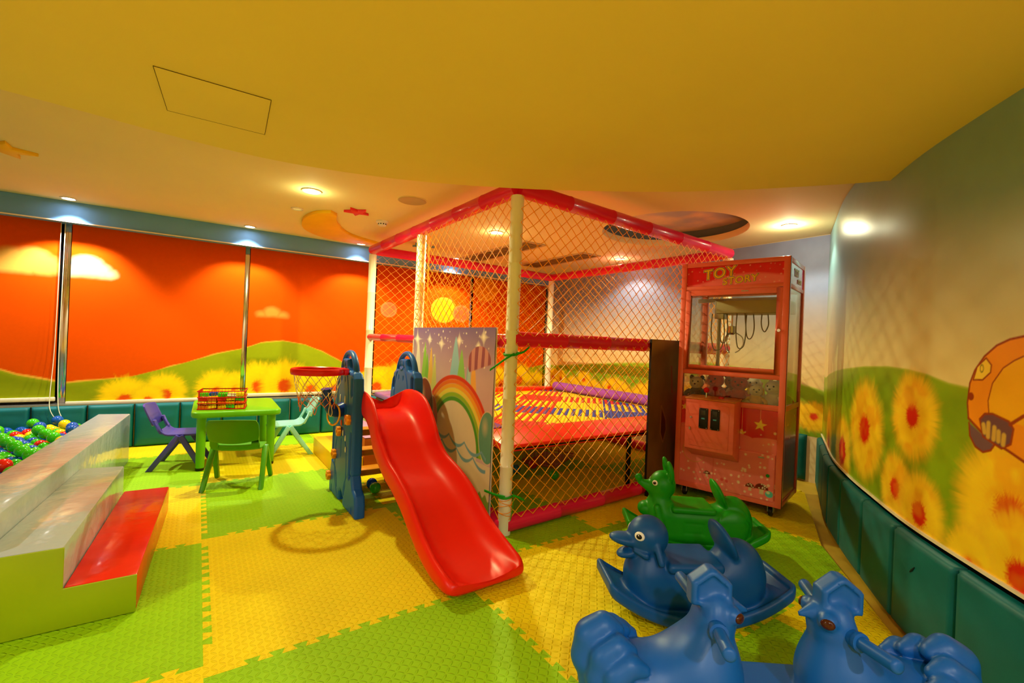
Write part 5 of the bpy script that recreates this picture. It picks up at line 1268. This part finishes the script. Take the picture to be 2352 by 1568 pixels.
# plush toys
def plush(x, y, z, s, rz, body, head, label, ears='round', belly=None, eye=True, tilt=0.):
    p = CC + rX * x + dY * y; t = thing('plush_toy', label, 'plush toy', (p.x, p.y, z), math.atan2(rX.y, rX.x) + rz, 'plush toys in the claw machine')
    mb = mat('plush_' + '_'.join(map(str, body)), lin(body), .9, var=.15, vscale=30., bump=.5, bscale=90., sheen=.4); mh = mat('plush_' + '_'.join(map(str, head)), lin(head), .9, var=.15, vscale=30., bump=.5, bscale=90., sheen=.4)
    b = MB().ball((0, 0, .42 * s), (.40 * s, .34 * s, .42 * s), 18, 12)
    b.build('body', mb, t, smooth=179)
    for sx in (-1, 1):
        MB().tube(smooth_path([(sx * .30 * s, -.1 * s, .58 * s), (sx * .48 * s, -.22 * s, .45 * s), (sx * .50 * s, -.34 * s, .30 * s)], 3), [.13 * s, .125 * s, .12 * s, .115 * s, .11 * s, .1 * s, .08 * s], 10).build('arm', mb, t, smooth=179)
        MB().ball((sx * .26 * s, -.36 * s, .15 * s), (.15 * s, .24 * s, .14 * s), 12, 8).build('leg', mb, t, smooth=179)
    hd_ = MB().ball((0, -.06 * s, 1.02 * s), (.36 * s, .33 * s, .33 * s), 18, 12); hd_.ball((0, -.34 * s, .94 * s), (.15 * s, .12 * s, .11 * s), 12, 8); h = hd_.build('head', mh, t, smooth=179)
    for sx in (-1, 1):
        if ears == 'round': MB().ball((sx * .27 * s, -.02 * s, 1.30 * s), (.12 * s, .06 * s, .12 * s), 10, 8).build('ear', mb, h, smooth=179)
        elif ears == 'long': MB().ball((sx * .17 * s, .0, 1.52 * s), (.085 * s, .05 * s, .28 * s), 10, 8).build('ear', mh, h, smooth=179)
        else: MB().ball((sx * .36 * s, -.02 * s, .98 * s), (.08 * s, .12 * s, .22 * s), 10, 8).build('ear', mb, h, smooth=179)
        MB().ball((sx * .13 * s, -.35 * s, 1.10 * s), .04 * s, 8, 6).build('eye', M_black, h, smooth=179)
    MB().ball((0, -.455 * s, .97 * s), (.05 * s, .03 * s, .04 * s), 8, 6).build('nose', M_black, h, smooth=179)
    t.rotation_euler[0] = tilt; return t
Z0 = .765
plush(-.285, -.13, Z0, .155, .1, (40, 34, 30), (214, 206, 190), 'black and white plush toy at the left end of the lower window', 'round')
plush(-.14, -.10, Z0, .185, -.2, (222, 60, 34), (222, 60, 34), 'red plush bear left of centre in the claw machine', 'round')
plush(.035, -.10, Z0, .175, .15, (216, 66, 40), (206, 50, 30), 'red plush bear at the centre of the claw machine', 'round')
plush(.17, -.16, Z0, .135, .3, (236, 190, 40), (240, 226, 200), 'small yellow plush toy with a pale head in the lower window', 'side')
plush(.285, -.13, Z0, .165, -.2, (220, 214, 200), (226, 220, 208), 'white plush toy at the right end of the lower window', 'long')
plush(.275, .03, Z0, .17, .9, (206, 120, 50), (228, 214, 180), 'orange plush dog with a pale head at the right side pane', 'side')
plush(.27, .19, Z0, .14, 1.2, (210, 128, 60), (214, 150, 80), 'tan plush bear at the back right corner of the case', 'round')
plush(.10, .05, Z0, .17, .2, (240, 224, 210), (238, 226, 214), 'white plush rabbit in the middle of the case', 'long')
plush(.09, .21, Z0, .13, -.4, (230, 90, 120), (240, 200, 200), 'pink plush toy towards the back of the case', 'round')
plush(-.08, .12, Z0, .17, .2, (150, 80, 50), (160, 92, 56), 'brown plush bear towards the back of the case', 'round')
plush(-.26, .12, Z0, .18, -.3, (230, 110, 50), (236, 180, 120), 'orange plush bear at the back left of the case', 'round')
def pball(x, y, z, r, label):
    p = CC + rX * x + dY * y; o = MB().ball((0, 0, 0), r, 16, 10).build('soft_ball', mat('plush_cream', lin((236, 220, 190)), .8), smooth=179); o.location = (p.x, p.y, z); tag(o, label, 'ball')
pball(.115, -.235, Z0 + .036, .036, 'small cream ball lying at the front of the claw machine lower window')
# ------------------------------------------------------------------ rockers
M_bd = mat('blue_rocker_plastic', lin((10, 80, 150)), .40, var=.05, vscale=5., bump=.05, bscale=180.)
M_gr = mat('green_rocker_plastic', lin((22, 150, 22)), .40, var=.05, vscale=5., bump=.05, bscale=180.)
M_rb2 = mat('blue_rooster_plastic', lin((14, 88, 172)), .40, var=.05, vscale=5., bump=.05, bscale=180.)
M_eyew = mat('eye_white', lin((240, 236, 226)), .2); M_eyeb = mat('eye_black', lin((16, 12, 12)), .15); M_eyer = mat('eye_brown', lin((62, 26, 14)), .12)
def base_sdf(X, Y, Z, L, Wd_, k, th=.055, taper=.10):
    zc = k * X * X; wl = Wd_ * (1 - taper * np.clip((np.abs(X) - L * .55) / (L * .45), 0, 1) ** 2)
    qx, qy, qz = np.abs(X) - L + .03, np.abs(Y) - wl + .03, (np.abs(Z - zc - th / 2) - th / 2 + .018) / np.sqrt(1 + (2 * k * X) ** 2)
    d2 = np.hypot(np.maximum(qx, 0), np.maximum(qy, 0)) + np.minimum(np.maximum(qx, qy), 0) - .03 + .018
    d = np.minimum(np.maximum(d2, qz), 0) + np.hypot(np.maximum(d2, 0), np.maximum(qz, 0)) - .018
    # dished top, leaving a raised rim
    rim = np.maximum(np.abs(X) - L + .028, np.abs(Y) - wl + .022)
    return smax(d, -np.maximum(rim, (zc + th - .010) - Z), .008)
def duck_sdf(X, Y, Z):
    A = np.abs(Y)
    D = base_sdf(X, Y, Z, .412, .146, .86)
    body = d_box(X, Y, Z, (.0, 0, .145), (.30, .098, .105), .075); body = smin(body, d_ell(X, Y, Z, (-.20, 0, .185), (.128, .108, .158)), .04)
    body = smin(body, d_cap(X, Y, Z, (.205, 0, .12), (.205, 0, .20), .092), .05)
    body = smin(body, d_cap(X, Y, Z, (.205, 0, .18), (.208, 0, .31), .076, .068), .04)
    D = smin(D, body, .018)
    seat = d_box(X, Y, Z, (.03, 0, .252), (.125, .116, .022), .020); D = smin(D, seat, .012)
    D = smax(D, -d_ell(X, Y, Z, (.03, 0, .33), (.14, .13, .062)), .02)
    back = d_ell(X, A, Z, (-.135, 0, .335), (.026, .105, .098), math.radians(-24)); back = smax(back, .17 - Z, .01); D = smin(D, back, .014)
    D = smin(D, d_ell(X, Y, Z, (.214, 0, .352), (.090, .086, .090)), .010)
    beak = d_ell(X, A, Z, (.308, 0, .337), (.082, .052, .026), math.radians(8)); D = smin(D, beak, .014)
    D = smin(D, d_ell(X, Y, Z, (.298, 0, .281), (.056, .042, .022), math.radians(-14)), .014)
    D = smin(D, d_cap(X, A, Z, (.285, .046, .305), (.245, .074, .294), .009, .015), .010)
    D = smin(D, d_cap(X, A, Z, (.200, .078, .335), (.188, .108, .275), .016, .013), .010)
    return D
DUCK_C, DUCK_A = (1.88, 1.21, 0), math.atan2(.514, -.857)
dk = thing('duck_rocker', 'blue plastic duck rocker with seat and backrest, behind the rooster seesaw', 'rocker', DUCK_C, DUCK_A)
nets('body', duck_sdf, (-.44, -.165, -.008), (.44, .165, .46), .0068, M_bd, dk)
def eye(parent, c, nrm, r, white=True):
    n_ = Vector(nrm).normalized(); R = n_.to_track_quat('Z', 'Y').to_matrix().to_4x4(); T_ = Matrix.Translation(c) @ R
    if white:
        e = MB().ball((0, 0, 0), (r, r * .82, r * .28), 18, 8).xf(T_).build('eye', M_eyew, parent, smooth=179)
        MB().ball((.0, -.06 * r, r * .13), (r * .62, r * .5, r * .24), 14, 8).xf(T_).build('pupil', M_eyeb, e, smooth=179)
        MB().ball((-.1 * r, .12 * r, r * .30), (r * .14, r * .14, r * .1), 8, 6).xf(T_).build('glint', M_eyew, e, smooth=179)
    else:
        e = MB().ball((0, 0, 0), (r, r * .8, r * .45), 18, 8).xf(T_).build('eye', M_eyer, parent, smooth=179)
for s in (1, -1):
    d = Vector((.62, .66 * s, .22)).normalized(); c = Vector((.214 + .088 * d.x, .085 * d.y, .352 + .09 * d.z)); eye(dk, c, d, .0235)
def green_sdf(X, Y, Z):
    A = np.abs(Y)
    D = base_sdf(X, Y, Z, .405, .142, .80, .05)
    body = d_box(X, Y, Z, (-.02, 0, .15), (.29, .10, .105), .06); body = smin(body, d_ell(X, Y, Z, (-.225, 0, .19), (.105, .105, .135)), .04)
    body = smin(body, d_cap(X, Y, Z, (.20, 0, .12), (.20, 0, .22), .088), .04); body = smin(body, d_cap(X, Y, Z, (.195, 0, .2), (.19, 0, .33), .070, .066), .03)
    body = smin(body, d_ell(X, A, Z, (.285, .0, .222), (.045, .05, .042)), .012)
    body = smin(body, d_cap(X, A, Z, (.235, .088, .255), (.205, .104, .15), .018, .020), .012)
    D = smin(D, body, .016)
    seat = d_box(X, Y, Z, (.025, 0, .255), (.125, .118, .018), .016); D = smin(D, seat, .010)
    D = smax(D, -d_ell(X, Y, Z, (.03, 0, .33), (.14, .13, .062)), .02)
    back = d_ell(X, A, Z, (-.140, 0, .335), (.022, .092, .095), math.radians(-24)); back = smax(back, .19 - Z, .01); D = smin(D, back, .012)
    D = smin(D, d_ell(X, Y, Z, (.188, 0, .368), (.078, .076, .086)), .016)
    D = smin(D, d_cap(X, Y, Z, (.235, 0, .345), (.318, 0, .378), .046, .018), .022); D = smin(D, np.sqrt((X - .331) ** 2 + Y ** 2 + (Z - .405) ** 2) - .0225, .005)
    ear = d_ell(X, A, Z, (.158, .058, .462), (.020, .030, .066), math.radians(-12)); D = smin(D, ear, .012)
    D = smax(D, -d_ell(X, A, Z, (.176, .060, .468), (.012, .018, .045), math.radians(-12)), .006)
    # relief on the flank
    q = np.maximum(np.abs(X - .02) - .045, np.abs(Z - .15) - .022); D = D + .004 * np.exp(-((np.hypot(np.maximum(q, 0), 0) - .006) / .006) ** 2) * (A > .06)
    hip = np.abs(np.hypot((X + .205) / .09, (Z - .17) / .10) - 1) * .09; D = D + .005 * np.exp(-(hip / .008) ** 2) * (A > .06) * (Z > .07)
    D = smin(D, d_cap(X, A, Z, (-.12, .10, .15), (-.145, .10, .15), .016), .01)
    return D
gn_ = thing('green_rocker', 'green plastic mouse-like animal rocker with big ears, before the claw machine', 'rocker', (2.50, 1.62, 0), math.atan2(.64, -.767))
nets('body', green_sdf, (-.44, -.165, -.008), (.44, .165, .545), .0068, M_gr, gn_)
for s in (1, -1):
    d = Vector((.66, .64 * s, .2)).normalized(); c = Vector((.188 + .079 * d.x, .076 * d.y, .372 + .086 * d.z)); eye(gn_, c, d, .019)
# rooster seesaw
def half_rooster(X, Y, Z):      # head towards -x side at x = +.165 from the middle; tail at +.5
    A = np.abs(Y)
    b = d_cap(X, Y, Z, (.235, 0, .15), (.185, 0, .34), .112, .095)
    b = smin(b, d_cap(X, Y, Z, (.185, 0, .34), (.170, 0, .455), .092, .062), .05)
    b = smin(b, d_ell(X, Y, Z, (.162, 0, .490), (.062, .058, .062)), .03)
    b = smin(b, d_cap(X, Y, Z, (.22, 0, .29), (.42, 0, .29), .105, .092), .06)
    b = smin(b, d_box(X, Y, Z, (.32, 0, .18), (.15, .105, .13), .05), .05)
    # saddle dip
    b = smax(b, -d_cap(X, Y * .55, Z, (.33, 0, .53), (.345, 0, .53), .128), .05)
    # tail fan: three overlapping ridges
    for k in range(3):
        yy, ox, oz, r0 = 0, (0, -.030, -.058)[k], (0, -.026, -.052)[k], (.034, .029, .026)[k]; yy = (.0, .046, .076)[k]
        P = [(.415, .418), (.452, .428), (.486, .400), (.495, .345), (.475, .275), (.440, .215)]; t = None
        for i in range(5):
            q0, q1 = P[i], P[i + 1]; c_ = d_cap(X, A, Z, (q0[0] + ox, yy, q0[1] + oz), (q1[0] + ox, yy, q1[1] + oz), r0 * (.62, .88, 1.08, 1.05, .9)[i], r0 * (.88, 1.08, 1.05, .9, .5)[i])
            t = c_ if t is None else smin(t, c_, .03)
        b = smin(b, t, .006)
    # wing line
    wl = np.abs(np.hypot((X - .26) / .14, (Z - .21) / .085) - 1) * .085; b = b - .006 * np.exp(-(wl / .011) ** 2) * (A > .05) * (Z > .12)
    # eye sockets, beak, comb
    b = smin(b, np.sqrt((X - .123) ** 2 + (A - .040) ** 2 + (Z - .503) ** 2) - .0235, .006)
    b = smin(b, d_cap(X, A, Z, (.11, 0, .508), (.072, 0, .498), .022, .006), .010)
    com = np.maximum.reduce([np.abs(X - .170) - .054, Z - .610, .512 - Z, (Z - .610) * .78 + (np.abs(X - .170)) * .62 - .005])
    slab = np.maximum(com + .012, A - .028 + .012); slab = np.minimum(slab, 0) + np.hypot(np.maximum(com + .012, 0), np.maximum(A - .016, 0)) - .012
    slab = smax(slab, -np.maximum(com + .015, .019 - A), .005)
    b = smin(b, slab, .012)
    return b
def rooster_sdf(X, Y, Z):
    h = half_rooster(np.abs(X), Y, Z)
    zb_ = .17 * np.maximum(np.abs(X) - .05, 0) ** 1.6
    hull = d_box(X, Y, Z - zb_, (0, 0, .09), (.47, .135, .09), .05)
    deck = d_box(X, Y, Z, (0, 0, .245), (.16, .150, .022), .018); deck = smin(deck, d_box(X, Y, Z, (0, 0, .15), (.14, .12, .09), .04), .02)
    return smin(smin(h, hull, .03), deck, .02)
rs_ = thing('rooster_seesaw', 'blue plastic two-seat seesaw with two facing rooster heads, in the foreground', 'seesaw', (1.306, .598, 0), math.atan2(-.604, .797))
nets('body', rooster_sdf, (-.56, -.17, -.008), (.56, .17, .63), .0072, M_rb2, rs_)
for sx in (1, -1):
    for sy in (1, -1):
        a = Vector((sx * .170, sy * .055, .478)); c = Vector((sx * .190, sy * .185, .490)); d = (c - a); P = [a, a + d * .16, a + d * .165, a + d * .24, a + d * .25, a + d * .93, a + d * .98, c]
        MB().tube(P, [.021, .021, .0235, .0235, .0165, .0165, .0155, .009], 16).build('handle', M_rb2, rs_, smooth=60)
        eye(rs_, Vector((sx * .1115, sy * .0555, .504)), Vector((-sx * .55, sy * .80, .08)), .0165, False)
# ------------------------------------------------------------------ lamps, ceiling fittings
M_ring = mat('lamp_ring', lin((226, 214, 190)), .35)
def em(name, c, s):
    M_ = bpy.data.materials.get(name)
    if M_: return M_
    M_ = bpy.data.materials.new(name); M_.use_nodes = True; b = M_.node_tree.nodes['Principled BSDF']; b.inputs['Base Color'].default_value = (*c, 1); b.inputs['Emission Color'].default_value = (*c, 1); b.inputs['Emission Strength'].default_value = s; return M_
def downlight(x, y, z, watts, colr, label, r=.05, cone=118, blend=.55, glow=18., aim=None, soft=.03, group='recessed ceiling lamps', name='downlight'):
    t = thing(name, label, 'ceiling lamp', (x, y, z), 0, group)
    MB().lathe([(r * 1.32, -.001), (r * 1.30, -.007), (r * 1.02, -.010), (r * .98, -.004), (r * .98, -.0005)], n=32).build('ring', M_ring, t, smooth=60)
    MB().lathe([(0, -.003), (r * .97, -.003)], n=24).build('lens', em('lamp_glow_%d_%d' % (int(glow), int(colr[2] * 100)), colr, glow), t)
    if watts > 0:
        l = bpy.data.lights.new('lamp_light', 'SPOT'); l.energy = watts; l.color = colr; l.spot_size = math.radians(cone); l.spot_blend = blend; l.shadow_soft_size = soft
        o = bpy.data.objects.new('lamp_light', l); COL.objects.link(o); o.parent = t; o.location = (0, 0, -.025)
        if aim is not None: o.rotation_euler = Vector((aim[0], aim[1], -1)).to_track_quat('-Z', 'Y').to_euler()
    return t
WL = ['bright recessed lamp above the left blind joint', 'recessed lamp above the blind joint over the green table', 'recessed lamp by the blue-grey beam just left of the cage', 'recessed lamp by the beam seen through the cage netting', 'recessed lamp by the beam, left of the picture edge']
for (x, y, p_), lb_ in zip(LAMPS_WINDOW, WL): downlight(x, y, ZC, p_, HALO, lb_, .045, 100, .5, 30.)
RL_ = ['glaring warm ceiling lamp left of the cage', 'glaring warm ceiling lamp above the trampoline', 'small recessed lamp in the far right ceiling above the cage', 'recessed lamp with a bright halo near the claw machine']
for (x, y, p_, k), lb_ in zip(LAMPS_ROOM, RL_):
    downlight(x, y, ZC, p_, WARM if k == 'bright' else MID, lb_, .055 if k == 'bright' else .045, 168 if k == 'bright' else 130, .35, 60. if k == 'bright' else 25.)
for k, (x, y, p_) in enumerate(LAMPS_FILL): downlight(x, y, ZS, p_, (1., .97, .84), 'added fill lamp in the low yellow ceiling, out of frame overhead', .05, 150, .5, 25., group='added fill lamps in the low ceiling')
for (x, y, p_, k), e_ in zip(LAMPS_ROOM, (2.5, 2.5, 2., 7.)):      # these bulbs stand a little below the ceiling and light it round about
    l = bpy.data.lights.new('bulb_glow', 'POINT'); l.energy = e_; l.color = WARM if k == 'bright' else MID; l.shadow_soft_size = .02
    o = bpy.data.objects.new('bulb_glow', l); COL.objects.link(o); o.location = (x, y, ZC - .06)
downlight(.699, 4.519, ZC, 0, WARM, 'small unlit recessed fitting beside the glaring lamp', .04, glow=.15)
sp = thing('ceiling_speaker', 'round flat speaker grille in the ceiling', 'speaker', (1.404, 3.556, ZC)); MB().lathe([(.115, 0), (.115, -.006), (.105, -.010), (.098, -.007), (0, -.007)], n=40).build('grille', mat('speaker_grille', lin((190, 168, 128)), .6, bump=.4, bscale=200.), sp); MB().lathe([(.120, 0), (.120, -.004), (.112, -.006)], n=40).build('bezel', M_ceil, sp)
sd_ = thing('smoke_detector', 'white smoke detector on the ceiling by the cage rail', 'smoke detector', (1.441, 4.404, ZC)); MB().lathe([(.058, 0), (.058, -.014), (.050, -.018), (.040, -.020), (.040, -.038), (.034, -.048), (0, -.05)], n=32).build('housing', M_white, sd_, smooth=40)
vt = MB()
for k in range(10): a = 2 * PI * k / 10; vt.box((-.006, -.0015, -.036), (.006, .0015, -.026)); vt.v[-8:] = [tuple(Matrix.Rotation(a, 4, 'Z') @ Vector((p[0], p[1] + .040, p[2]))) for p in vt.v[-8:]]
vt.build('vent_slots', M_black, sd_)
sp2 = thing('ceiling_speaker', 'round grille at the left picture edge of the ceiling', 'speaker', (-1.36, 4.88, ZC)); MB().lathe([(.10, 0), (.10, -.006), (.09, -.010), (0, -.008)], n=32).build('grille', mat('speaker_grille', (0, 0, 0)), sp2)
def star(x, y, r, rot, c, label, th=.022):
    P = [((r if k % 2 == 0 else r * .42) * math.sin(rot + k * PI / 5), (r if k % 2 == 0 else r * .42) * math.cos(rot + k * PI / 5)) for k in range(10)]
    o = MB().prism(P, -th, 0).build('ceiling_star', mat('star_' + '_'.join(map(str, c)), lin(c), .5), bevel=.002); o.location = (x, y, ZC); tag(o, label, 'ceiling star', 'stars on the ceiling')
star(1.14, 4.20, .115, .15, (226, 40, 40), 'red star fixed to the ceiling beside the crescent moon'); star(-1.085, 4.315, .17, .3, (240, 190, 20), 'yellow star on the ceiling at the left picture edge'); star(2.2, 5.16, .14, .5, (120, 160, 170), 'grey-blue star on the ceiling behind the cage rail')
mo = smooth_path([(.949, 4.342, 0), (.83, 4.50, 0), (.80, 4.844, 0), (.889, 5.229, 0), (1.13, 5.50, 0), (1.433, 5.575, 0), (1.80, 5.46, 0)], 6) + smooth_path([(1.80, 5.43, 0), (1.436, 5.243, 0), (1.236, 5.02, 0), (1.09, 4.703, 0), (1.02, 4.42, 0)], 6)
o = MB().prism([(p[0] - 1.1, p[1] - 5.0) for p in mo], -.03, 0).build('ceiling_moon', mat('moon_yellow', lin((246, 190, 20)), .5), bevel=.002); o.location = (1.1, 5.0, ZC); tag(o, 'yellow crescent moon fixed flat to the ceiling left of the cage', 'ceiling moon')
def vent(x0, x1, y0, y1, label):
    t = thing('air_vent', label, 'air vent', ((x0 + x1) / 2, (y0 + y1) / 2, ZC), 0, 'ceiling air vents'); a, c = (x1 - x0) / 2, (y1 - y0) / 2; f = MB()
    f.box((-a, -c, -.012), (-a + .03, c, 0)); f.box((a - .03, -c, -.012), (a, c, 0)); f.box((-a + .03, -c, -.012), (a - .03, -c + .03, 0)); f.box((-a + .03, c - .03, -.012), (a - .03, c, 0)); f.build('frame', mat('vent_paint', lin((196, 172, 128)), .5), t)
    s = MB()
    for k in range(8): x = -a + .04 + k * (2 * a - .08) / 7; s.hexa([(x - .008, -c + .03, -.010), (x + .004, -c + .03, -.010), (x + .004, c - .03, -.010), (x - .008, c - .03, -.010), (x, -c + .03, -.002), (x + .010, -c + .03, -.002), (x + .010, c - .03, -.002), (x, c - .03, -.002)])
    s.build('louvres', mat('vent_dark', lin((150, 122, 84)), .6), t)
vent(2.92, 3.25, 4.08, 5.6, 'long ceiling air vent above the trampoline, the nearer of two'); vent(3.80, 4.12, 4.08, 5.4, 'long ceiling air vent above the far cage corner')
